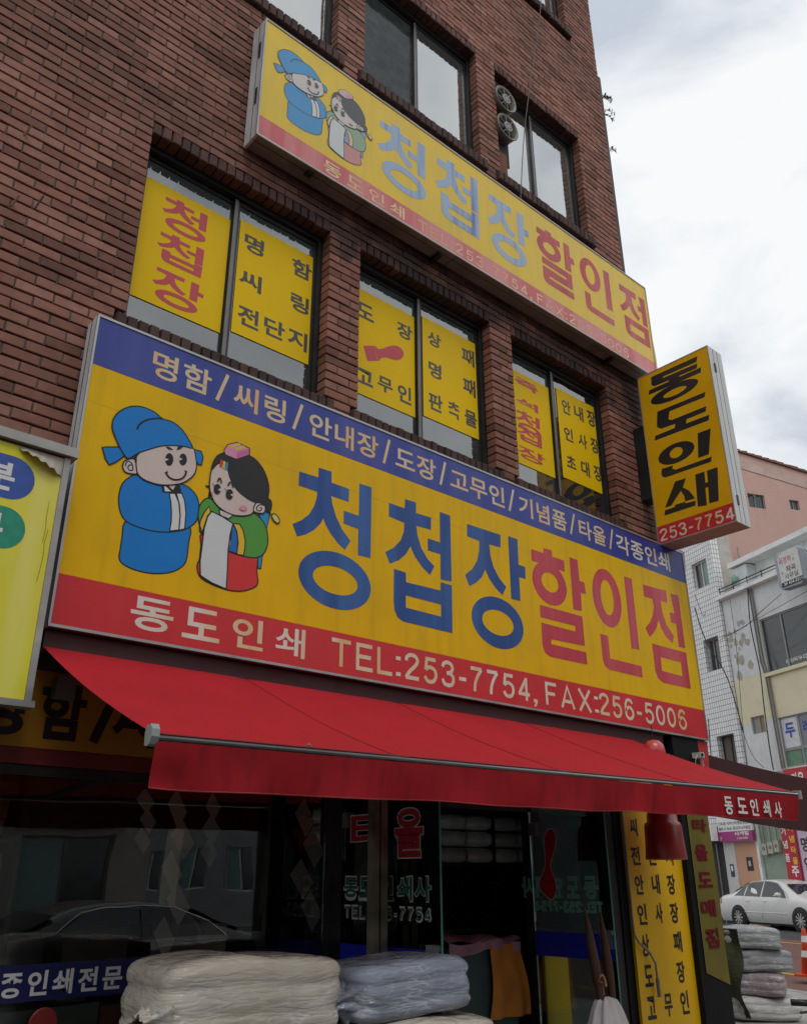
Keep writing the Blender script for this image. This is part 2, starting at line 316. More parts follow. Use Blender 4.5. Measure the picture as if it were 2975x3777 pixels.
LAT = {  # block lettering drawn as strokes in a 0..1 cell (x, y), stroke half inside the cell
 'T': (0.62, [[(0,.93),(.62,.93)],[(.31,.93),(.31,0)]]), 'E': (0.56, [[(.56,.93),(.07,.93),(.07,.07),(.58,.07)],[(.07,.51),(.52,.51)]]),
 'L': (0.52, [[(.07,1),(.07,.07),(.54,.07)]]), 'F': (0.54, [[(.56,.93),(.07,.93),(.07,0)],[(.07,.5),(.48,.5)]]),
 'A': (0.66, [[(.02,0),(.33,.97),(.64,0)],[(.14,.3),(.52,.3)]]), 'X': (0.64, [[(.03,0),(.61,1)],[(.61,0),(.03,1)]]),
 ':': (0.14, 'dots'), ',': (0.16, 'comma'), '-': (0.34, [[(.02,.4),(.32,.4)]]),
 '0': (0.56, 'O'), '2': (0.56, [('s',[(.06,.70),(.08,.83),(.18,.93),(.29,.95),(.42,.91),(.49,.79),(.47,.66),(.36,.5),(.2,.32),(.08,.12),(.07,.07)]),[(.04,.07),(.54,.07)]]),
 '5': (0.56, [[(.50,.93),(.14,.93),(.09,.5)],('s',[(.09,.5),(.2,.6),(.32,.61),(.45,.53),(.5,.36),(.47,.2),(.38,.08),(.27,.05),(.14,.09),(.06,.24)])]),
 '3': (0.56, [('s',[(.06,.74),(.1,.87),(.2,.94),(.3,.95),(.42,.89),(.47,.75),(.43,.62),(.32,.54),(.22,.53)]),('s',[(.22,.53),(.38,.51),(.48,.41),(.5,.27),(.45,.12),(.34,.05),(.25,.05),(.12,.1),(.05,.27)])]),
 '7': (0.56, [[(.03,.93),(.5,.93)],('s',[(.5,.93),(.34,.66),(.22,.35),(.18,0)])]), '4': (0.58, [[(.41,0),(.41,.97)],[(.43,.95),(.05,.25)],[(.03,.27),(.57,.27)]]),
 '6': (0.56, [('s',[(.48,.78),(.43,.9),(.31,.95),(.19,.91),(.1,.75),(.07,.5),(.07,.33),(.1,.17),(.19,.07),(.29,.05),(.41,.1),(.49,.24),(.5,.36),(.45,.49),(.35,.58),(.24,.58),(.14,.51),(.09,.38)])]),
}
def latin(fl, s, x0, x1, z0, z1, wt=0.14, gap=0.14, d=0.0):
    fl.cut(); tot = sum(LAT[c][0] for c in s)+gap*(len(s)-1); k = (x1-x0)/tot; h = z1-z0; x = x0; w = wt*h*min(1.0, (k/h)**0.5 if k < h else 1.0); lay = 0
    for c in s:
        adv, st = LAT[c]
        M = lambda p: (x+p[0]*k, z0+p[1]*h)
        if st == 'dots':
            for q in (0.12, 0.72): fl.poly([M((0,q-.07)),M((.15,q-.07)),M((.15,q+.07)),M((0,q+.07))], d=d)
        elif st == 'comma': fl.poly([M((.02,0)),M((.02,.14)),M((.16,.14)),M((.16,0)),M((.1,-.18)),M((.02,-.18)),M((.08,0))], d=d)
        elif st == 'O': a = M((.0,.0)); b = M((.56,1)); fl.ring((a[0],b[0],a[1],b[1]), (a[0]+w,b[0]-w,a[1]+w,b[1]-w), d=d)
        else:
            for q in st:
                lay += 1
                pts = smooth_line(q[1]) if q[0] == 's' else q
                fl.stroke([M(p) for p in pts], w, d=d+0.00012*(lay % 5))
        x += (adv+gap)*k
def text_raw(s, bold=0.02, tr=1.0):
    key = (s, bold, tr)
    if key in _gc: return _gc[key]
    cu = bpy.data.curves.new('lettering', 'FONT'); cu.body = s; cu.offset = bold; cu.dimensions = '2D'; cu.resolution_u = 4; cu.space_character = tr
    ob = bpy.data.objects.new('lettering', cu); me = bpy.data.meshes.new_from_object(ob)
    vs_ = [(v.co.x, v.co.y) for v in me.vertices]; fs = [tuple(p.vertices) for p in me.polygons]
    bpy.data.objects.remove(ob); bpy.data.curves.remove(cu); bpy.data.meshes.remove(me)
    if not vs_: vs_ = [(0,0),(1,0),(1,1)]; fs = []
    x0 = min(v[0] for v in vs_); x1 = max(v[0] for v in vs_); y0 = min(v[1] for v in vs_); y1 = max(v[1] for v in vs_)
    r = ([((v[0]-x0)/max(1e-6,x1-x0), (v[1]-y0)/max(1e-6,y1-y0)) for v in vs_], fs); _gc[key] = r; return r
def text(fl, s, x0, x1, z0, z1, bold=0.02, tr=1.0, d=0.0):
    fl.cut(); v, f = text_raw(s, bold, tr); fl.add([(x0+p[0]*(x1-x0), z0+p[1]*(z1-z0)) for p in v], f, d); return fl
def glyph(fl, shapes, box_=None, d=0.0):
    """hand-cut sign letters (GLYPH), optionally refitted to box_"""
    fl.cut()
    if box_:
        us, zs = [], []
        for sh in shapes:
            if sh[0] == 'poly': us += [p[0] for p in sh[1]]; zs += [p[1] for p in sh[1]]
            else: us += list(sh[1][:2]); zs += list(sh[1][2:])
        a0,a1,b0,b1 = min(us),max(us),min(zs),max(zs)
        M = lambda p: (box_[0]+(p[0]-a0)/(a1-a0)*(box_[1]-box_[0]), box_[2]+(p[1]-b0)/(b1-b0)*(box_[3]-box_[2]))
    else: M = lambda p: p
    def E4(e): a = M((e[0],e[2])); b = M((e[1],e[3])); return (a[0],b[0],a[1],b[1])
    for i, sh in enumerate(shapes):
        dd = d+0.0003*i
        if sh[0] == 'poly': fl.poly([M(p) for p in sh[1]], [M(p) for p in sh[2]] if sh[2] else None, dd)
        else: fl.ring(E4(sh[1]), E4(sh[2]), dd, 48)
GLYPH = {'청': [('poly', [(2.772, 3.9379), (2.8724, 3.9422), (2.8752, 3.8662), (3.0132, 3.8649), (3.0131, 3.7737), (2.876, 3.7752), (2.8863, 3.7266), (2.9172, 3.6499), (2.9649, 3.5779), (3.0336, 3.5164), (2.991, 3.4463), (2.9375, 3.4767), (2.8814, 3.5247), (2.8412, 3.5715), (2.8217, 3.6112), (2.8019, 3.5714), (2.7571, 3.5183), (2.7012, 3.4752), (2.6367, 3.4445), (2.6012, 3.5147), (2.6627, 3.5546), (2.7178, 3.6108), (2.7502, 3.672), (2.7666, 3.7295), (2.7695, 3.7718), (2.6305, 3.7737), (2.6313, 3.8673), (2.7748, 3.8713)], None), ('poly', [(3.0955, 3.9277), (3.197, 3.9301), (3.1946, 3.4428), (3.0931, 3.4365), (3.0931, 3.6115), (2.9761, 3.618), (2.9761, 3.7036), (3.095, 3.7018)], None), ('ring', (2.6582, 3.1998, 3.0604, 3.4145), (2.7604, 3.0962, 3.1489, 3.3221))], '첩': [('poly', [(3.4858, 3.9313), (3.5847, 3.934), (3.5837, 3.8555), (3.7227, 3.8609), (3.7192, 3.7699), (3.5854, 3.7636), (3.5973, 3.6924), (3.629, 3.6153), (3.6853, 3.55), (3.7454, 3.5133), (3.7032, 3.4423), (3.6339, 3.4822), (3.5711, 3.5397), (3.5311, 3.6047), (3.4944, 3.5435), (3.4324, 3.4849), (3.3517, 3.4412), (3.3155, 3.5113), (3.385, 3.5576), (3.4465, 3.6259), (3.4745, 3.6947), (3.4791, 3.7558), (3.3438, 3.7666), (3.3449, 3.8631), (3.4825, 3.862)], None), ('poly', [(3.8054, 3.9275), (3.9064, 3.9254), (3.9029, 3.4413), (3.8003, 3.4336), (3.8025, 3.6142), (3.688, 3.6128), (3.6883, 3.6996), (3.8019, 3.6994)], None), ('poly', [(3.3878, 3.4151), (3.4894, 3.4111), (3.4917, 3.3469), (3.798, 3.3542), (3.7997, 3.4134), (3.9034, 3.4132), (3.8972, 3.0808), (3.4645, 3.0815), (3.4182, 3.1007), (3.3919, 3.1421), (3.3853, 3.2031)], [(3.4884, 3.2576), (3.7981, 3.2586), (3.7972, 3.1748), (3.4878, 3.1763)])], '장': [('poly', [(4.0723, 3.9073), (4.4216, 3.9134), (4.4145, 3.8131), (4.2948, 3.8069), (4.3026, 3.7197), (4.3307, 3.6417), (4.384, 3.5695), (4.454, 3.5187), (4.4085, 3.4462), (4.337, 3.488), (4.2753, 3.5457), (4.2414, 3.6034), (4.2021, 3.5378), (4.1435, 3.4853), (4.074, 3.4439), (4.0356, 3.5185), (4.1087, 3.5768), (4.1602, 3.65), (4.1853, 3.7278), (4.1929, 3.807), (4.0679, 3.8128)], None), ('poly', [(4.5036, 3.9256), (4.6072, 3.9253), (4.6026, 3.7226), (4.6766, 3.7209), (4.6717, 3.6265), (4.6015, 3.6271), (4.5997, 3.442), (4.5003, 3.4387)], None), ('ring', (4.0852, 4.6138, 3.0508, 3.4192), (4.1882, 4.5098, 3.1439, 3.3246))], '할': [('poly', [(4.7575, 3.885), (4.9023, 3.8876), (4.907, 3.9321), (5.0077, 3.9331), (5.0056, 3.8829), (5.15, 3.8839), (5.1492, 3.79), (4.7553, 3.7913)], None), ('ring', (4.7508, 5.1533, 3.4807, 3.8222), (4.8554, 5.0545, 3.5831, 3.7388)), ('poly', [(5.2213, 3.9295), (5.3221, 3.9279), (5.3244, 3.7541), (5.386, 3.7531), (5.3947, 3.6586), (5.3275, 3.6565), (5.3214, 3.506), (5.2163, 3.5007)], None), ('poly', [(4.8154, 3.4573), (5.3206, 3.4609), (5.3204, 3.2283), (4.9182, 3.2131), (4.9173, 3.1752), (5.3295, 3.1795), (5.3302, 3.0844), (4.8904, 3.0781), (4.8368, 3.1014), (4.8147, 3.1508), (4.8194, 3.3213), (5.2195, 3.3232), (5.2219, 3.3687), (4.8139, 3.3627)], None)], '인': [('ring', (5.4837, 5.8658, 3.4383, 3.9318), (5.5903, 5.7626, 3.5377, 3.8372)), ('poly', [(5.9466, 3.9286), (6.0578, 3.9326), (6.0548, 3.3148), (5.9439, 3.3089)], None), ('poly', [(5.5326, 3.3607), (5.6349, 3.361), (5.6355, 3.1788), (6.0568, 3.1784), (6.0569, 3.0856), (5.6166, 3.0852), (5.5559, 3.1079), (5.5359, 3.1556)], None)], '점': [('poly', [(6.2179, 3.9158), (6.5772, 3.9327), (6.5729, 3.8208), (6.4657, 3.8177), (6.4747, 3.7157), (6.5173, 3.608), (6.6117, 3.5248), (6.5737, 3.4548), (6.4881, 3.4948), (6.4261, 3.5598), (6.3984, 3.6335), (6.3492, 3.5525), (6.2957, 3.4993), (6.2291, 3.4506), (6.1809, 3.5225), (6.2607, 3.5867), (6.3181, 3.6604), (6.3478, 3.7427), (6.3441, 3.8089), (6.2139, 3.8081)], None), ('poly', [(6.6403, 3.9218), (6.7706, 3.9299), (6.7707, 3.4425), (6.666, 3.4396), (6.6708, 3.646), (6.5919, 3.6446), (6.588, 3.7374), (6.6679, 3.7421)], None), ('poly', [(6.2526, 3.4017), (6.773, 3.4045), (6.7702, 3.0853), (6.3454, 3.0837), (6.2784, 3.1128), (6.2549, 3.1692)], [(6.3583, 3.3021), (6.6654, 3.3032), (6.6657, 3.1812), (6.352, 3.1832)])]}
BLADE = {'동': [('poly', [(3.8072, 6.0902), (3.3062, 6.0812), (3.3216, 6.0268), (3.6843, 6.036), (3.6865, 6.0206), (3.3174, 6.0087), (3.3306, 5.9609), (3.512, 5.9672), (3.5162, 5.9468), (3.6317, 5.951), (3.6254, 5.9693), (3.7871, 5.9763), (3.8175, 6.0056)], None), ('poly', [(3.8469, 5.9581), (3.2853, 5.9513), (3.2992, 5.8993), (3.8609, 5.9113)], None), ('ring', (3.8469, 3.336, 5.746, 5.9057), (3.7081, 3.4581, 5.786, 5.8553))], '도': [('poly', [(3.7918, 5.6959), (3.2842, 5.6848), (3.2986, 5.6366), (3.6657, 5.6452), (3.6886, 5.5699), (3.6613, 5.5487), (3.2965, 5.541), (3.3122, 5.4915), (3.5085, 5.4926), (3.5167, 5.4534), (3.2823, 5.4447), (3.2972, 5.3929), (3.8611, 5.4099), (3.8498, 5.4561), (3.6362, 5.4555), (3.628, 5.4951), (3.7775, 5.5041), (3.8184, 5.5392), (3.8096, 5.6027)], None)], '인': [('ring', (3.8493, 3.4714, 5.1024, 5.3012), (3.7269, 3.5902, 5.1536, 5.2563)), ('poly', [(3.4201, 5.3105), (3.2906, 5.3071), (3.345, 5.0694), (3.4514, 5.0704)], None), ('poly', [(3.8246, 5.0981), (3.7091, 5.0926), (3.7195, 5.0618), (3.687, 5.0407), (3.3226, 5.0361), (3.3374, 4.9913), (3.7996, 5.002), (3.8329, 5.022), (3.8355, 5.0636)], None)], '쇄': [('poly', [(3.7093, 4.9285), (3.5971, 4.9237), (3.6421, 4.8461), (3.5847, 4.7926), (3.5396, 4.702), (3.64, 4.7058), (3.6394, 4.7556), (3.667, 4.8187), (3.7819, 4.7105), (3.8469, 4.7104)], None), ('poly', [(3.8504, 4.6857), (3.7447, 4.6848), (3.7452, 4.7051), (3.635, 4.7008), (3.6406, 4.6861), (3.5364, 4.679), (3.5466, 4.6342), (3.862, 4.6367)], None), ('poly', [(3.5045, 4.9242), (3.4128, 4.9211), (3.4208, 4.8131), (3.3956, 4.8119), (3.3884, 4.9211), (3.2844, 4.9183), (3.324, 4.6059), (3.414, 4.6122), (3.4009, 4.7644), (3.4273, 4.7648), (3.4387, 4.6009), (3.5259, 4.6165)], None)]}
UPBOX = {'groom': (2.2257, 2.6992, 6.529, 7.2052), 'bride': (2.6978, 3.1322, 6.4995, 7.1935), '청': (3.1897, 3.7031, 6.5483, 7.1992), '첩': (3.8107, 4.3237, 6.5641, 7.2238), '장': (4.4309, 4.9792, 6.5307, 7.1796), '할': (5.0964, 5.6473, 6.5668, 7.2025), '인': (5.73, 6.2183, 6.5634, 7.2092), '점': (6.3566, 6.8324, 6.5747, 7.1829)}
W1BOX = {'청': (1.6868, 2.0045, 5.4196, 5.6752), '첩': (1.684, 2.0045, 5.1577, 5.3868), '장': (1.686, 2.0344, 4.8563, 5.1008)}
W3BOX = {'청': (5.0302, 5.3503, 5.1579, 5.3497), '첩': (5.0344, 5.3591, 5.052, 5.1947), '장': (5.0347, 5.385, 4.878, 4.9912)}
BLUEROW = [('명함', 1.6326, 1.9958), ('/', 2.0282, 2.1097), ('씨링', 2.1457, 2.5108), ('/', 2.5614, 2.6412), ('안내장', 2.6889, 3.25), ('/', 3.2864, 3.3588), ('도장', 3.4015, 3.7758), ('/', 3.8062, 3.882), ('고무인', 3.9172, 4.4853), ('/', 4.5233, 4.6047), ('기념품', 4.6477, 5.22), ('/', 5.2536, 5.3423), ('타올', 5.3797, 5.7392), ('/', 5.7782, 5.8601), ('각종인쇄', 5.8854, 6.6944)]
REDROW = [('동', 1.6846, 1.9132), ('도', 1.9666, 2.1823), ('인', 2.2561, 2.4493), ('쇄', 2.5289, 2.7266), ('TEL', 2.913, 3.3691), (':', 3.4048, 3.4397), ('253-7754', 3.4759, 4.6417), (',', 4.6727, 4.7192), ('FAX', 4.8079, 5.3339), (':', 5.3772, 5.4202), ('256-5006', 5.4369, 6.6311)]
WTXT = [('명', 2.2798, 2.4343, 5.5387, 5.6814, 1.0), ('함', 2.6703, 2.8399, 5.5397, 5.685, 1.0), ('씨', 2.263, 2.4366, 5.235, 5.3746, 1.0), ('링', 2.6751, 2.8292, 5.2433, 5.3878, 1.0), ('전', 2.2745, 2.4358, 4.9372, 5.0889, 1.0), ('단', 2.4777, 2.6444, 4.9454, 5.0887, 1.0), ('지', 2.6685, 2.8295, 4.9395, 5.0903, 1.0), ('도', 3.2714, 3.441, 5.4808, 5.6174, 1.0), ('장', 3.6731, 3.8337, 5.4807, 5.6219, 1.0), ('고', 3.274, 3.4404, 4.9094, 5.035, 1.0), ('무', 3.4846, 3.6297, 4.9199, 5.0474, 1.0), ('인', 3.6803, 3.8178, 4.9025, 5.055, 1.0), ('상', 3.9821, 4.1287, 5.531, 5.664, 1.0), ('패', 4.3671, 4.514, 5.5213, 5.6821, 1.0), ('명', 3.9869, 4.1257, 5.2376, 5.3796, 1.0), ('패', 4.3696, 4.5141, 5.2268, 5.3892, 1.0), ('판', 3.9795, 4.131, 4.9383, 5.092, 1.0), ('촉', 4.1861, 4.3222, 4.9453, 5.093, 1.0), ('물', 4.3747, 4.5141, 4.9416, 5.0843, 1.0), ('안', 5.6684, 5.7942, 5.5335, 5.6806, 1.0), ('내', 5.8492, 5.9836, 5.5349, 5.6902, 1.0), ('장', 6.0443, 6.1739, 5.538, 5.7122, 1.0), ('인', 5.6662, 5.7932, 5.2507, 5.3903, 1.0), ('사', 5.8697, 6.0036, 5.2476, 5.393, 1.0), ('장', 6.0587, 6.1785, 5.2557, 5.4172, 1.0), ('초', 5.6678, 5.7993, 4.9778, 5.1031, 1.0), ('대', 5.8749, 5.9985, 4.9597, 5.1148, 1.0), ('장', 6.0652, 6.1834, 4.9676, 5.1274, 1.0)]
WRED = [('즉', 5.0483, 5.3608, 5.5947, 5.6835, 1.0), ('석', 5.0463, 5.3413, 5.3991, 5.4801, 1.0)]
STAMP = [[(3.3416, 5.2363), (3.4465, 5.2827), (3.4834, 5.165), (3.3844, 5.1201)], [(3.4526, 5.2854), (3.4823, 5.2702), (3.5291, 5.2936), (3.6002, 5.3478), (3.6646, 5.3792), (3.7217, 5.3752), (3.7428, 5.3408), (3.7295, 5.2988), (3.6888, 5.2597), (3.6324, 5.2385), (3.5689, 5.2298), (3.5141, 5.202), (3.4896, 5.1677)]]
FILM = [[[(1.5417, 5.7372), (2.1809, 4.7936)], [(2.2332, 5.7664), (2.8776, 4.8727)]], [[(3.3013, 5.7352), (3.8669, 4.7965)], [(3.9492, 5.7719), (4.5672, 4.832)], [(5.0279, 5.7407), (5.5314, 4.8081)], [(5.6275, 5.7838), (6.2448, 4.8477)]]]
UPROW = [('동', 2.6934, 2.8517), ('도', 2.9068, 3.06), ('인', 3.1145, 3.2634), ('쇄', 3.3234, 3.4693), ('TEL:253-7754,', 3.6121, 4.9596), ('FAX:256-5006', 5.0287, 6.4059)]
YTXT = [('씨', 5.7573, 5.851, 1.8717, 1.9984, 1.0), ('링', 6.1659, 6.3148, 1.8827, 2.0006, 1.0), ('전', 5.7362, 5.8497, 1.6723, 1.8014, 1.0), ('단', 5.9548, 6.0657, 1.6717, 1.8092, 1.0), ('지', 6.1844, 6.2836, 1.6743, 1.8091, 1.0), ('안', 5.7505, 5.8577, 1.4738, 1.6058, 1.0), ('내', 5.9655, 6.065, 1.4748, 1.6094, 1.0), ('장', 6.1642, 6.2711, 1.4679, 1.6091, 1.0), ('인', 5.7473, 5.8589, 1.2752, 1.4136, 1.0), ('사', 5.9699, 6.0619, 1.2783, 1.4129, 1.0), ('장', 6.1596, 6.2698, 1.2731, 1.4131, 1.0), ('상', 5.7521, 5.851, 1.0719, 1.2159, 1.0), ('패', 6.1601, 6.2705, 1.0786, 1.2174, 1.0), ('도', 5.7547, 5.8552, 0.884, 1.0194, 1.0), ('장', 6.1581, 6.2644, 0.8794, 1.0219, 1.0), ('고', 5.7484, 5.8519, 0.685, 0.8248, 1.0), ('무', 5.9599, 6.059, 0.6848, 0.8263, 1.0), ('인', 6.1632, 6.2695, 0.6807, 0.8291, 1.0)]
OTXT = [('타', 6.5219, 6.7372, 1.926, 2.0195, 1.0), ('올', 6.5136, 6.697, 1.7097, 1.8304, 1.0), ('도', 6.5069, 6.7134, 1.516, 1.625, 1.0), ('매', 6.4978, 6.7077, 1.3091, 1.4274, 1.0), ('점', 6.5065, 6.6982, 1.0928, 1.2274, 1.0)]
VTXT = [('동', 4.8929, 4.9856, 1.9238, 2.0288, 1.0), ('도', 5.0409, 5.1517, 1.9347, 2.0299, 1.0), ('인', 5.1929, 5.2851, 1.9285, 2.0309, 1.0), ('쇄', 5.3477, 5.4353, 1.9293, 2.0318, 1.0), ('사', 5.4888, 5.583, 1.9293, 2.0284, 1.0)]
FTXT = [('함', 1.3623, 1.5752, 2.1897, 2.3993, 1.0), ('/', 1.6067, 1.6779, 2.4242, 2.1916, 1.0), ('씨', 1.7104, 1.9308, 2.1904, 2.3908, 1.0)]
GREEN = {'sign': [(1.2602, 3.4735), (1.2197, 2.2641), (1.201, 2.2908)], 'blue': [(1.095, 3.2807), (0.978, 3.3727), (1.0133, 3.1639)], 'green': [(1.0891, 3.0343), (0.9965, 3.1222), (1.0297, 2.9279)], 'bt': [(0.9939, 3.3325), (1.0188, 3.2027)], 'gt': [(0.9896, 3.0937), (0.9965, 2.9518)], 'peel': [(1.0185, 3.425), (1.0976, 3.4015), (1.1272, 3.3754), (1.1636, 3.3478), (1.2182, 3.3507), (1.2099, 3.4275)]}
BTEL = [(3.937, 4.4068), (3.1807, 4.495), (3.2014, 4.4025)]
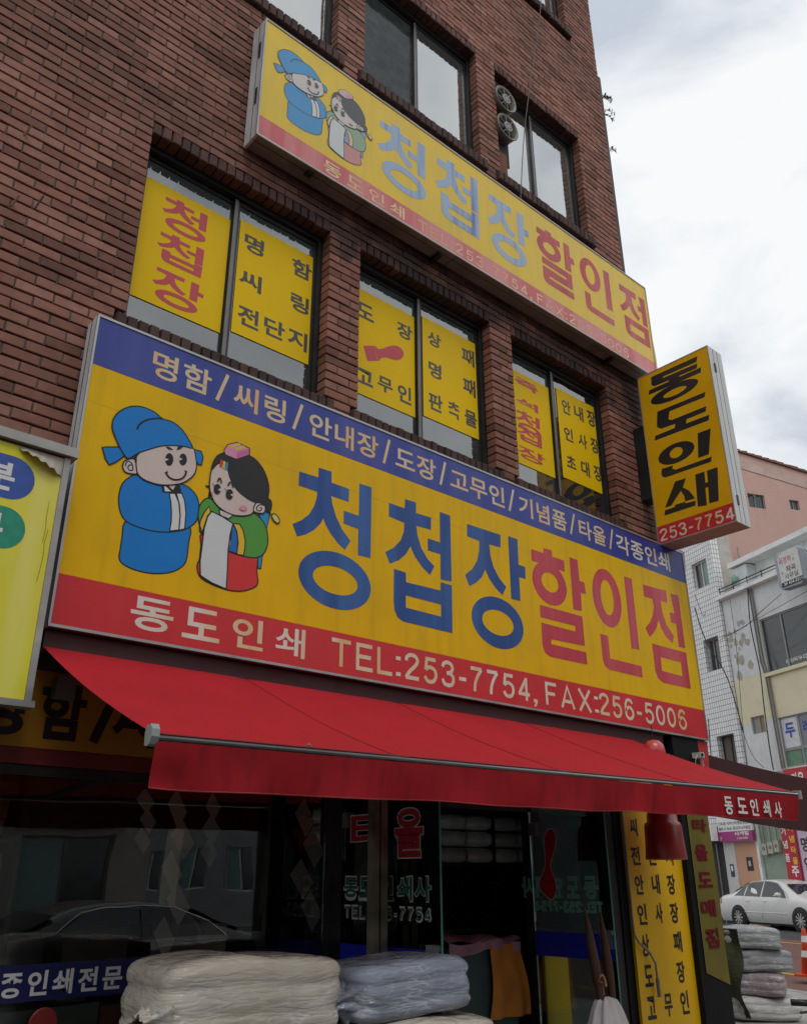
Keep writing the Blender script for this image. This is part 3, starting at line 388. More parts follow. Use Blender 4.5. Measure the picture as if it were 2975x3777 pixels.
FIG = [('groom', 'p', 'blue', [(1.5951, 3.2547), (1.5916, 3.1794), (1.5904, 3.1057), (1.5906, 3.0633), (1.6101, 3.0378), (1.6725, 3.0207), (1.7586, 3.0201), (1.8321, 3.0359), (1.8933, 3.0627), (1.9378, 3.1043), (1.953, 3.1492), (1.9542, 3.2332), (1.9552, 3.3216), (1.8601, 3.3651), (1.6729, 3.3137)], 1, 1), ('groom', 'p', 'blue', [(1.6283, 3.5306), (1.5866, 3.5025), (1.5554, 3.456), (1.5468, 3.4053), (1.5491, 3.3551), (1.5641, 3.3058), (1.5934, 3.268), (1.6497, 3.2505), (1.744, 3.2469), (1.832, 3.2634), (1.9078, 3.2928), (1.9578, 3.3289), (1.9904, 3.3774), (1.9956, 3.4426), (1.9775, 3.5052), (1.936, 3.5407), (1.8799, 3.5544), (1.7484, 3.5379)], 1, 1), ('groom', 'p', 'white', [(1.8142, 3.4809), (1.8464, 3.4904), (1.8751, 3.442), (1.8892, 3.373), (1.8915, 3.2899), (1.8408, 3.2721), (1.8431, 3.3278), (1.8395, 3.3725), (1.8305, 3.4293)], 1, 0), ('groom', 'p', 'white', [(1.8542, 3.4927), (1.8855, 3.502), (1.9064, 3.4644), (1.9218, 3.3953), (1.9233, 3.3047), (1.8928, 3.2902), (1.8899, 3.3732), (1.8777, 3.4361)], 1, 0), ('groom', 'p', 'ink', [(1.7632, 3.5124), (1.8671, 3.5472), (1.885, 3.5065), (1.7788, 3.4738)], 0, 0), ('groom', 'p', 'skin', [(1.8063, 3.522), (1.8448, 3.535), (1.8328, 3.5045)], 0, 0), ('groom', 'p', 'white', [(1.7811, 3.5111), (1.7893, 3.5136), (1.8227, 3.4935), (1.7888, 3.4834)], 0, 0), ('groom', 'p', 'blue', [(1.4263, 3.6225), (1.4463, 3.6313), (1.514, 3.6542), (1.5481, 3.6171), (1.5099, 3.5684), (1.4741, 3.5386), (1.4489, 3.5681)], 1, 0), ('groom', 'p', 'blue', [(1.9219, 3.7795), (1.9745, 3.7829), (1.9882, 3.7519), (1.9826, 3.7006), (1.9652, 3.6985), (1.9458, 3.7168)], 1, 0), ('groom', 'p', 'skin', [(1.5737, 3.6036), (1.5485, 3.5809), (1.545, 3.5502), (1.5618, 3.5261), (1.5961, 3.5264), (1.627, 3.5413), (1.6045, 3.6091)], 1, 1), ('groom', 's', 'ink', [(1.5577, 3.5576), (1.5608, 3.5816), (1.5753, 3.5909), (1.5926, 3.5786), (1.5992, 3.5511), (1.5848, 3.5412), (1.5727, 3.5525), (1.5779, 3.5706), (1.5901, 3.5732)], 8, 1), ('groom', 'p', 'ink', [(1.5636, 3.609), (1.6107, 3.6613), (1.6284, 3.674), (1.6125, 3.6217), (1.6204, 3.5942), (1.6066, 3.5931), (1.6015, 3.6081)], 0, 0), ('groom', 'p', 'skin', [(1.6109, 3.6345), (1.611, 3.6079), (1.615, 3.5759), (1.6298, 3.5343), (1.6738, 3.513), (1.7515, 3.5115), (1.8283, 3.5334), (1.892, 3.5683), (1.9412, 3.6247), (1.954, 3.6774), (1.9444, 3.7304), (1.9174, 3.7886), (1.8159, 3.7682), (1.6883, 3.7146), (1.6407, 3.6781)], 1, 1), ('groom', 'p', 'blue', [(1.5253, 3.6394), (1.4943, 3.6854), (1.4702, 3.7271), (1.4595, 3.7603), (1.4649, 3.813), (1.5012, 3.871), (1.5597, 3.9139), (1.6233, 3.9274), (1.6841, 3.9184), (1.7267, 3.8987), (1.7878, 3.8996), (1.8457, 3.874), (1.8925, 3.8263), (1.9179, 3.7838), (1.8562, 3.7756), (1.7514, 3.7414), (1.6715, 3.6918), (1.6123, 3.6484), (1.576, 3.6097), (1.5542, 3.6092)], 1, 1), ('groom', 's', 'ink', [(1.5922, 3.7839), (1.6066, 3.8235), (1.6444, 3.8616), (1.6943, 3.8882), (1.7267, 3.898)], 13, 1), ('groom', 'p', 'ink', [(1.8148, 3.6797), (1.8149, 3.6678), (1.8127, 3.6564), (1.8085, 3.6465), (1.8026, 3.6392), (1.7956, 3.635), (1.7882, 3.6346), (1.7811, 3.6377), (1.7751, 3.6442), (1.7706, 3.6534), (1.7682, 3.6645), (1.768, 3.6763), (1.7702, 3.6877), (1.7744, 3.6976), (1.7802, 3.705), (1.7872, 3.7092), (1.7947, 3.7098), (1.8018, 3.7067), (1.8079, 3.7001), (1.8124, 3.6908)], 0, 0), ('groom', 'p', 'ink', [(1.8927, 3.7051), (1.8927, 3.6939), (1.8905, 3.6831), (1.8863, 3.6738), (1.8805, 3.6668), (1.8738, 3.6629), (1.8666, 3.6623), (1.8598, 3.6652), (1.8541, 3.6713), (1.8498, 3.68), (1.8476, 3.6904), (1.8475, 3.7015), (1.8496, 3.7123), (1.8538, 3.7216), (1.8595, 3.7287), (1.8663, 3.7327), (1.8735, 3.7333), (1.8803, 3.7304), (1.8862, 3.7243), (1.8904, 3.7156)], 0, 0), ('groom', 'p', 'skin', [(1.7634, 3.6711), (1.7893, 3.6727), (1.7681, 3.6535)], 0, 0), ('groom', 'p', 'skin', [(1.8422, 3.7025), (1.8678, 3.6997), (1.8491, 3.6826)], 0, 0), ('groom', 'p', 'ink', [(1.7617, 3.7394), (1.7845, 3.7457), (1.8087, 3.7344), (1.7797, 3.7288)], 0, 0), ('groom', 'p', 'ink', [(1.8271, 3.7406), (1.8315, 3.763), (1.8633, 3.7738), (1.8501, 3.7553)], 0, 0), ('groom', 's', 'ink', [(1.7805, 3.5915), (1.7973, 3.5718), (1.8215, 3.5644), (1.8479, 3.5684), (1.8766, 3.5854), (1.8911, 3.6091), (1.8968, 3.6329)], 12, 1), ('groom', 's', 'ink', [(1.7746, 3.585), (1.7909, 3.5995)], 9, 0), ('groom', 's', 'ink', [(1.8851, 3.6333), (1.901, 3.6328)], 9, 0), ('bride', 'p', 'sky', [(2.4138, 3.5528), (2.4423, 3.5356), (2.4263, 3.4282), (2.4002, 3.4707), (2.3667, 3.5112)], 1, 0), ('bride', 'p', 'sky', [(2.3806, 3.2676), (2.4121, 3.282), (2.4049, 3.1916), (2.3863, 3.1894)], 1, 0), ('bride', 'p', 'ink', [(2.0182, 3.5894), (2.0459, 3.5957), (2.0479, 3.5755), (2.0214, 3.5786)], 0, 0), ('bride', 'p', 'ink', [(2.0445, 3.5731), (2.0394, 3.5164), (2.0572, 3.5146), (2.0556, 3.5694)], 0, 0), ('bride', 'p', 'red', [(2.0286, 3.3044), (2.0268, 3.2382), (2.0257, 3.16), (2.015, 3.1189), (2.0351, 3.066), (2.0952, 3.0409), (2.2039, 3.0256), (2.2918, 3.0362), (2.362, 3.0686), (2.3925, 3.105), (2.3799, 3.1758), (2.3762, 3.2768), (2.2871, 3.2756), (2.1879, 3.2916)], 1, 1), ('bride', 'p', 'green', [(2.0497, 3.5193), (2.0106, 3.4875), (1.9949, 3.4492), (1.9941, 3.3951), (2.0073, 3.3453), (2.0292, 3.298), (2.1883, 3.2448), (2.2902, 3.2378), (2.3635, 3.2464), (2.4138, 3.2789), (2.4385, 3.3403), (2.4338, 3.409), (2.4083, 3.4658), (2.3597, 3.5021), (2.3061, 3.5086), (2.1593, 3.4955)], 1, 1), ('bride', 'p', 'yellow', [(2.0527, 3.4723), (2.0269, 3.4277), (2.0091, 3.3758), (2.0067, 3.3518), (2.0246, 3.31), (2.0319, 3.3053), (2.0623, 3.3868), (2.0635, 3.448)], 1, 0), ('bride', 'p', 'ink', [(2.0704, 3.4499), (2.0455, 3.4159), (2.0239, 3.3165), (2.0312, 3.2985), (2.0629, 3.3802)], 0, 0), ('bride', 'p', 'yellow', [(2.2101, 3.4114), (2.2476, 3.4194), (2.2744, 3.3885), (2.292, 3.3347), (2.2938, 3.284), (2.2885, 3.2408), (2.2449, 3.2397), (2.2495, 3.307), (2.2354, 3.3715)], 1, 0), ('bride', 'p', 'blue2', [(2.203, 3.4095), (2.2312, 3.3772), (2.247, 3.3199), (2.2461, 3.2421), (2.1918, 3.2457), (2.2021, 3.3356)], 1, 0), ('bride', 'p', 'pink', [(2.193, 3.3401), (2.1998, 3.2945), (2.1934, 3.2527), (2.1858, 3.291)], 0, 0), ('bride', 'p', 'pale', [(2.0707, 3.4466), (2.0495, 3.4103), (2.0355, 3.3395), (2.033, 3.2594), (2.029, 3.1478), (2.0381, 3.0698), (2.1086, 3.0438), (2.1966, 3.0286), (2.1956, 3.1211), (2.1899, 3.2519), (2.1944, 3.3405), (2.2066, 3.4105), (2.1359, 3.4339)], 1, 0), ('bride', 'p', 'white', [(2.1148, 3.4692), (2.1472, 3.4679), (2.2057, 3.4634), (2.1758, 3.431), (2.1248, 3.4377)], 1, 0), ('bride', 'p', 'skin', [(2.1294, 3.4664), (2.1805, 3.4599), (2.1645, 3.4362), (2.1391, 3.4382)], 0, 0), ('bride', 'p', 'hair', [(2.401, 3.6249), (2.4366, 3.6206), (2.4485, 3.595), (2.4411, 3.5532), (2.4184, 3.5433), (2.3938, 3.5615)], 1, 1), ('bride', 'p', 'skin', [(2.0826, 3.7434), (2.0475, 3.693), (2.0415, 3.6279), (2.0473, 3.567), (2.0792, 3.5072), (2.1323, 3.4741), (2.1986, 3.4614), (2.2713, 3.4744), (2.3217, 3.5023), (2.3374, 3.5456), (2.339, 3.5746), (2.3322, 3.6662), (2.251, 3.7284), (2.1442, 3.7524)], 1, 1), ('bride', 'p', 'hair', [(2.1089, 3.8169), (2.0685, 3.7782), (2.0484, 3.7217), (2.0489, 3.6935), (2.0861, 3.7445), (2.1382, 3.7361), (2.1658, 3.6732), (2.215, 3.6169), (2.2851, 3.5841), (2.3389, 3.5767), (2.3918, 3.5897), (2.4189, 3.6264), (2.4205, 3.7073), (2.3859, 3.7854), (2.3352, 3.8361), (2.2794, 3.855), (2.1955, 3.8531)], 1, 1), ('bride', 'p', 'skin', [(2.3394, 3.5697), (2.3693, 3.5811), (2.4007, 3.5742), (2.4067, 3.5436), (2.3889, 3.5223), (2.3318, 3.5192)], 1, 1), ('bride', 's', 'ink', [(2.3969, 3.5732), (2.37, 3.5706), (2.3501, 3.5492), (2.3536, 3.5324), (2.3728, 3.5328), (2.383, 3.5513), (2.3711, 3.5551)], 8, 1), ('bride', 'p', 'pale2', [(2.4507, 3.5271), (2.4772, 3.5416), (2.5067, 3.5136), (2.5002, 3.4903), (2.4722, 3.4972)], 1, 1), ('bride', 's', 'ink', [(2.4298, 3.5465), (2.4545, 3.5282)], 7, 0), ('bride', 'p', 'ink', [(2.1088, 3.835), (2.1293, 3.88), (2.1903, 3.9157), (2.2771, 3.9049), (2.2812, 3.8519), (2.2713, 3.8598)], 0, 0), ('bride', 'p', 'rose', [(2.1145, 3.837), (2.1334, 3.8763), (2.1908, 3.9099), (2.2706, 3.8983), (2.2736, 3.8605), (2.1955, 3.8068), (2.1227, 3.812)], 0, 0), ('bride', 'p', 'rose2', [(2.1955, 3.8531), (2.2707, 3.8968), (2.2736, 3.8605), (2.1955, 3.8068)], 0, 0), ('bride', 's', 'gold', [(2.1491, 3.8669), (2.21, 3.9075)], 17, 0), ('bride', 's', 'gold', [(2.1834, 3.8615), (2.2411, 3.9017)], 17, 0), ('bride', 'p', 'red', [(2.0927, 3.7682), (2.1086, 3.7712), (2.1068, 3.7261), (2.0921, 3.7271)], 0, 0), ('bride', 'p', 'yellow', [(2.1106, 3.7654), (2.1265, 3.7684), (2.1246, 3.7232), (2.1099, 3.7242)], 0, 0), ('bride', 'p', 'sky', [(2.1285, 3.7625), (2.1445, 3.7655), (2.1425, 3.7203), (2.1277, 3.7213)], 0, 0), ('bride', 'p', 'ink', [(2.1116, 3.5917), (2.1114, 3.5819), (2.1091, 3.5724), (2.1049, 3.5643), (2.0992, 3.5581), (2.0926, 3.5547), (2.0858, 3.5542), (2.0794, 3.5568), (2.074, 3.5621), (2.0702, 3.5697), (2.0682, 3.5788), (2.0684, 3.5885), (2.0707, 3.5979), (2.0748, 3.6061), (2.0805, 3.6123), (2.087, 3.6158), (2.0939, 3.6164), (2.1003, 3.6138), (2.1058, 3.6085), (2.1097, 3.6009)], 0, 0), ('bride', 'p', 'ink', [(2.1912, 3.5829), (2.1909, 3.573), (2.1884, 3.5635), (2.1839, 3.5552), (2.1779, 3.549), (2.1709, 3.5454), (2.1638, 3.5449), (2.157, 3.5474), (2.1514, 3.5527), (2.1474, 3.5603), (2.1455, 3.5695), (2.1458, 3.5793), (2.1482, 3.5889), (2.1527, 3.5972), (2.1587, 3.6035), (2.1656, 3.6071), (2.1728, 3.6077), (2.1796, 3.6052), (2.1853, 3.5998), (2.1893, 3.5922)], 0, 0), ('bride', 'p', 'skin', [(2.114, 3.5973), (2.0921, 3.5838), (2.11, 3.5772)], 0, 0), ('bride', 'p', 'skin', [(2.1938, 3.5879), (2.1705, 3.5755), (2.1881, 3.5679)], 0, 0), ('bride', 's', 'ink', [(2.0879, 3.6295), (2.0933, 3.6494), (2.1032, 3.6525), (2.1126, 3.6285)], 10, 1), ('bride', 's', 'ink', [(2.1539, 3.6234), (2.1622, 3.6471), (2.1768, 3.648), (2.188, 3.6216)], 10, 1), ('bride', 's', 'ink', [(2.0569, 3.6081), (2.0744, 3.5973)], 5, 0), ('bride', 's', 'ink', [(2.134, 3.6012), (2.1509, 3.5908)], 5, 0), ('bride', 'p', 'pink', [(2.2867, 3.5257), (2.2858, 3.5207), (2.2826, 3.5155), (2.2774, 3.5106), (2.2706, 3.5065), (2.263, 3.5036), (2.2553, 3.5022), (2.2482, 3.5024), (2.2425, 3.5042), (2.2387, 3.5075), (2.2371, 3.5118), (2.2379, 3.5168), (2.2411, 3.522), (2.2462, 3.5268), (2.253, 3.5309), (2.2606, 3.5339), (2.2683, 3.5353), (2.2754, 3.5351), (2.2812, 3.5333), (2.2851, 3.5301)], 0, 0), ('bride', 'p', 'pink', [(2.0666, 3.5505), (2.0666, 3.5471), (2.0661, 3.5439), (2.0651, 3.5411), (2.0637, 3.5391), (2.0621, 3.5381), (2.0603, 3.5381), (2.0586, 3.5392), (2.0572, 3.5412), (2.0561, 3.544), (2.0555, 3.5472), (2.0555, 3.5507), (2.056, 3.5539), (2.057, 3.5566), (2.0584, 3.5586), (2.06, 3.5597), (2.0618, 3.5596), (2.0635, 3.5586), (2.0649, 3.5565), (2.066, 3.5538)], 0, 0)]
# ================= materials in use =================
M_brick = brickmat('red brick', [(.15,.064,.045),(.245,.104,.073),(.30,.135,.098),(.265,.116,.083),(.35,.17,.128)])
M_brickh = brickmat('dark head brick', [(.075,.034,.028),(.12,.055,.043),(.155,.072,.056)])  # darker colour ramp for the bricks over the windows
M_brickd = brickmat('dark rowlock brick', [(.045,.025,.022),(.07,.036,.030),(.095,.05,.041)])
M_mortar = mat('mortar', (.045,.038,.033), .95, .3, 18, bump=.4)
M_headj = mat('mortar joint', (.125,.105,.09), .95, .35, 18, bump=.4)
M_dark = mat('dark bronze frame', (.018,.017,.017), .45, .3, 9)
M_alu = mat('aluminium', (.42,.42,.42), .42, .15, 7, metal=.6, dirt=.35)
M_alud = mat('dull aluminium', (.20,.185,.17), .5, .2, 7, metal=.4, dirt=.3)
M_casing = mat('sign casing', (.68,.69,.69), .5, .12, 5, metal=.1, dirt=.3, streak=.3, dirtcol=(.16,.14,.12))
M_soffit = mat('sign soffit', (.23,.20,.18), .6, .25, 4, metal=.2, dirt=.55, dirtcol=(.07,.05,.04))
M_black = mat('black steel', (.012,.012,.013), .5, .3)
M_yel = mat('yellow sign film', (.84,.50,.004), .45, .07, 3, streak=.35, dirtcol=(.50,.33,.02), spec=.15)
M_yelU = mat('sun-faded yellow film', (.82,.56,.035), .42, .07, 3, streak=.35, dirtcol=(.55,.42,.06), spec=.4, coat=.08)
M_yelB = mat('yellow blade film', (.76,.42,.003), .40, .07, 3, streak=.12, dirtcol=(.45,.28,.02), spec=.3)
M_red = mat('red sign film', (.62,.025,.032), .36, .08, 3, streak=.15, dirtcol=(.5,.10,.10), spec=.35, coat=.05)
M_pink = mat('faded pink-red film', (.62,.09,.10), .42, .1, 3, fade=(.68,.22,.21), streak=.15, dirtcol=(.5,.2,.2), coat=.2)
M_blue = mat('blue sign film', (.028,.050,.29), .40, .1, 3, fade=(.055,.075,.33), spec=.35, coat=.05)
M_navy = mat('blue cut letters', (.010,.065,.27), .40, .1, 3, fade=(.03,.12,.36), spec=.35, coat=.05)
M_paleblue = mat('bleached blue letters', (.33,.44,.60), .42, .05, 3, streak=.95, dirtcol=(.05,.10,.33), stretch=(5,5,.35), coat=.2)
M_redL = mat('red cut letters', (.55,.035,.06), .40, .1, 3, fade=(.60,.09,.10), spec=.35, coat=.05)
M_redLU = mat('faded red letters', (.50,.04,.055), .42, .1, 3, fade=(.55,.09,.09), streak=.25, dirtcol=(.7,.3,.25), spec=.35)
M_cream = mat('yellowed white letters', (.76,.72,.62), .4, .05, 3, fade=(.72,.50,.22), coat=.2)
M_creamB = mat('tan aged letters', (.70,.55,.33), .42, .08, 3, fade=(.72,.42,.16), coat=.2)
M_creamU = mat('washed-out letters', (.80,.64,.30), .42, .08, 3, fade=(.75,.38,.20), coat=.2)
M_white = mat('white film', (.78,.78,.76), .4, .05, 3)
M_ink = mat('black film', (.014,.014,.016), .42, .1, 3)
M_grey = mat('dark grey letters', (.055,.055,.05), .42, .1, 3)
M_film = mat('window film yellow', (.86,.55,.004), .5, .06, 2, spec=.15)
M_filmred = mat('window film red', (.56,.05,.065), .42, .06, 2)
FC = {'blue':(.002,.21,.62),'sky':(.02,.30,.62),'blue2':(.01,.16,.50),'skin':(.68,.56,.50),'white':(.72,.74,.72),'pale':(.66,.70,.70),'pale2':(.68,.62,.22),'ink':(.014,.014,.016),'red':(.68,.035,.03),
 'green':(.085,.34,.045),'yellow':(.80,.52,.03),'hair':(.02,.02,.02),'pink':(.75,.30,.36),'rose':(.75,.30,.46),'rose2':(.62,.16,.33),'gold':(.75,.55,.05)}
FK = list(FC)
def figmats(faded):
    r = []
    for k in FK:
        c = FC[k]
        if faded: g = sum(c)/3; c = tuple(min(.8, x*.50+.26+g*.12) if k not in ('ink','hair') else x+.10 for x in c)
        if faded and k == 'blue': c = (.10,.34,.62)
        r.append(mat(('faded ' if faded else '')+'figure '+k, c, .42, .05, 3, spec=.3))
    return r
# ================= ground =================
M_side = mat('pavement', (.38,.36,.33), .9, .2, 3, dirt=.4, dirtcol=(.12,.11,.10), bump=.3, bscale=25)
M_asph = mat('asphalt', (.062,.062,.064), .88, .25, 5, dirt=.3, dirtcol=(.035,.035,.035), bump=.5, bscale=60)
M_redroad = mat('red-brown road surface', (.175,.085,.065), .88, .2, 4, dirt=.35, dirtcol=(.09,.06,.05), bump=.4, bscale=60)
M_paint = mat('yellow road paint', (.60,.36,.05), .7, .2, 20)
TH = R_(21.5); FO = Vector((31.0,16.2,0)); FS = Vector((-math.sin(TH),-math.cos(TH),0)); FN = Vector((-math.cos(TH),math.sin(TH),0)); FROT = math.atan2(FS.y,FS.x)
def far(s, n, z): return tuple(FO+FS*s+FN*n+Vector((0,0,z)))      # s along the far side of the street, n out from its house fronts
def slab(m_, s0, s1, n0, n1, z0, z1):
    b = len(m_.v)
    for z in (z0,z1):
        for s,n in ((s0,n0),(s1,n0),(s1,n1),(s0,n1)): m_.v.append(far(s,n,z))
    for q in ((0,3,2,1),(4,5,6,7),(0,1,5,4),(1,2,6,5),(2,3,7,6),(3,0,4,7)): m_.f.append(tuple(b+i for i in q)); m_.m.append(0)
    return m_
struct('ground', MB().box(-400,600,-400,600,-.5,-.145), M_asph)
struct('pavement', slab(MB(),-60,23.5,12.5,60,-.14,0.0), M_side)
kb = MB()
for i in range(70): slab(kb,-40+i,-40.012+i+1,12.34,12.497,-.14,.004)
struct('kerb', kb, mat('kerb stone', (.34,.33,.31), .85, .2))
struct('road', MB().quad(far(-90,12.34,-.128),far(120,12.34,-.128),far(120,4.3,-.004),far(-90,4.3,-.004)), M_redroad)
struct('road_lane', slab(MB(),-90,120,.05,4.3,-.14,0.0), M_asph)
ln = MB().quad(far(-90,5.17,-.0135),far(120,5.17,-.0135),far(120,5.05,-.0116),far(-90,5.05,-.0116)).quad(far(-90,10.12,-.0897),far(120,10.12,-.0897),far(120,10.0,-.0879),far(-90,10.0,-.0879)); struct('road_marking', ln, M_paint)
struct('far_pavement', slab(MB(),-90,120,-.3,.05,-.14,.06), M_side)
# ================= brick building =================
BLD = thing('brick_building', 'dark red brick commercial building covered in yellow shop signs', 'building', (0,4.09,0))
XL, XR, ZT = -0.8, 6.79, 13.2
WX = [(1.50,2.905),(3.185,4.59),(4.86,6.225)]
ops = []      # x0,x1,z0,z1 openings in the brick face
for a,b in WX: ops.append((a,b,4.44,6.052)); ops.append((a,b,7.655,9.268)); ops.append((a,b,10.79,12.39))
ops.append((-.3,1.2,7.66,9.265))
for (a,b) in WX: ops.append((a-.065,a,7.66,7.775)); ops.append((b,b+.065,7.66,7.775)); ops.append((a-.065,a,10.79,10.905)); ops.append((b,b+.065,10.79,10.905)); ops.append((a-.065,a,4.44,4.55)); ops.append((b,b+.065,4.44,4.55))
singles = []; rest = MB(); heads = MB()
COURSE, BH = 0.067, 0.0555
ZOFF = .025; i0 = int(2.68/COURSE)
def hidden(x, z):
    # behind one of the big light boxes when seen from the street
    for (Y, a, b, c, d) in ((3.94,1.3,6.94,2.666,4.382),(3.91,2.13,6.88,6.236,7.36),(3.8,0,1.24,2.2,3.45)):
        k = Y/4.09
        if a < x*k < b and c < CAMZ+(z-CAMZ)*k < d: return True
    return False
cand = []
for i in range(i0, int(ZT/COURSE)):
    z0 = i*COURSE+ZOFF; z1 = z0+BH
    iv = [(XL, XR)]
    for (a,b,c,d) in ops:
        if z1 > c+.004 and z0 < d-.004:
            nv = []
            for (p,q) in iv:
                if b <= p or a >= q: nv.append((p,q)); continue
                if a > p: nv.append((p,a))
                if b < q: nv.append((b,q))
            iv = nv
    for (p,q) in iv:
        off = (0.0 if i % 2 else 0.1)+rnd.uniform(-.006,.006); k = math.floor((p-off)/.2); cuts = [p]
        while off+(k+1)*.2 < q-.045:
            k += 1; c = off+k*.2+rnd.uniform(-.004,.004)
            if c > cuts[-1]+.06: cuts.append(c)
        cuts.append(q)
        for a, b in zip(cuts[:-1], cuts[1:]):
            aa = a+(.005 if a != p else 0); bb = b-(.005 if b != q else 0)
            if bb-aa < .02: continue
            y = 4.09+rnd.uniform(-.0025,.003); dz = rnd.uniform(-.0015,.0015)
            cand.append((aa,bb,y,z0+dz,z1+dz))
            if b != q: heads.box(b-.0055,b+.0055,4.0965+rnd.uniform(-.003,.002),4.15,z0-.002,z1+.002)
def pd(c):
    x = (c[0]+c[1])/2; v = Vector((x,4.09,c[3]-CAMZ)); d = v.dot(_f); u = F_PX*v.dot(_r2)/d+IW/2; w = IH/2-F_PX*v.dot(_u2)/d
    vis = -40 < u < IW+40 and -40 < w < IH+40 and not hidden(x, c[3])
    return (0 if vis else 1, v.length)
cand.sort(key=pd)
_bmesh = []
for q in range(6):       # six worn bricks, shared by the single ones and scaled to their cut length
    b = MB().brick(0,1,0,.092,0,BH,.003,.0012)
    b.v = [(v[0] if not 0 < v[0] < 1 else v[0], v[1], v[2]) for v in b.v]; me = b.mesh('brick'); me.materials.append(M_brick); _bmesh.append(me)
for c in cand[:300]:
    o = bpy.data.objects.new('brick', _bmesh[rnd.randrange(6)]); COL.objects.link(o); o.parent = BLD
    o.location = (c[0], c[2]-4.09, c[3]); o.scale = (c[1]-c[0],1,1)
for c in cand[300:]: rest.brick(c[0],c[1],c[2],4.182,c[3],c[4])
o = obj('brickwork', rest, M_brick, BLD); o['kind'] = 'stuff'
o = obj('mortar_joints', heads, M_headj, BLD); o['kind'] = 'stuff'
# backing of mortar behind the bricks, cut round the openings
core = MB()
def core_band(z0, z1, holes):
    x = XL+.01
    for a,b in holes: core.box(x, a-.009, 4.13, 4.34, z0, z1); x = b+.009
    core.box(x, XR-.01, 4.13, 4.34, z0, z1)
core_band(2.66,4.45,[]); core_band(4.45,6.045,WX); core_band(6.045,7.665,[]); core_band(7.665,9.26,[(-.3,1.2)]+WX); core_band(9.26,10.8,[]); core_band(10.8,12.38,WX); core_band(12.38,ZT-.02,[])
obj('mortar_bed', core, M_mortar, BLD)
# side wall, roof and rear of the building
sw = MB().box(6.70,6.78,4.345,14,0,10.55).box(6.62,6.70,4.345,14,10.55,ZT-.05).box(XL,XL+.2,4.345,14,0,ZT-.05).box(XL+.2,6.6,13.8,14,0,ZT-.05).box(XL,6.7,4.345,14,ZT-.05,ZT)
obj('side_wall', sw, mat('rendered side wall', (.16,.11,.09), .9, .2, 3, dirt=.4), BLD)
obj('parapet_strip', MB().box(6.782,6.865,4.105,9.0,2.7,10.62), mat('weathered pilaster', (.12,.09,.075), .9, .25, 4, dirt=.5), BLD)
# rowlock sills and heads, each brick a part
def rowlock(x0, x1, z0, z1, yf, yb, nm_, tilt=0.0):
    n = int(round((x1-x0)/.0675)); w = (x1-x0)/n
    for i in range(n):
        b = MB(); j = rnd.uniform(-.004,.004); a0 = x0+i*w+.005+rnd.uniform(-.001,.001); a1 = x0+(i+1)*w-.005
        b.brick(a0, a1, yf+j, yb, z0+rnd.uniform(-.003,.003), z1+rnd.uniform(-.002,.003), .006, .002)
        if tilt: b.v = [(v[0],v[1],v[2]+(tilt if v[1] > yf+.05 and v[2] > (z0+z1)/2 else 0)) for v in b.v]
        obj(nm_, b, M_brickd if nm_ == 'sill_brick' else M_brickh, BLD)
for a,b in WX:
    rowlock(a-.06,b+.06,4.45,4.54,4.055,4.2,'sill_brick',.03)
    rowlock(a-.06,b+.06,7.665,7.77,4.05,4.2,'sill_brick',.05)
    rowlock(a,b,5.958,6.047,4.09,4.19,'head_brick')
    rowlock(a,b,9.172,9.262,4.09,4.19,'head_brick')
rowlock(WX[2][0]-.06,WX[2][1]+.06,10.795,10.90,4.05,4.2,'sill_brick',.05)
rowlock(WX[1][0]-.06,WX[1][1]+.06,10.795,10.90,4.05,4.2,'sill_brick',.05)
for a,b in WX:
    for q in ((a-.055,b+.055,4.075,4.19,4.455,4.525),(a-.055,b+.055,4.075,4.19,7.67,7.755),(a,b,4.105,4.19,5.975,6.04),(a,b,4.105,4.19,9.18,9.255)): obj('rowlock_mortar', MB().box(*q), M_mortar, BLD)
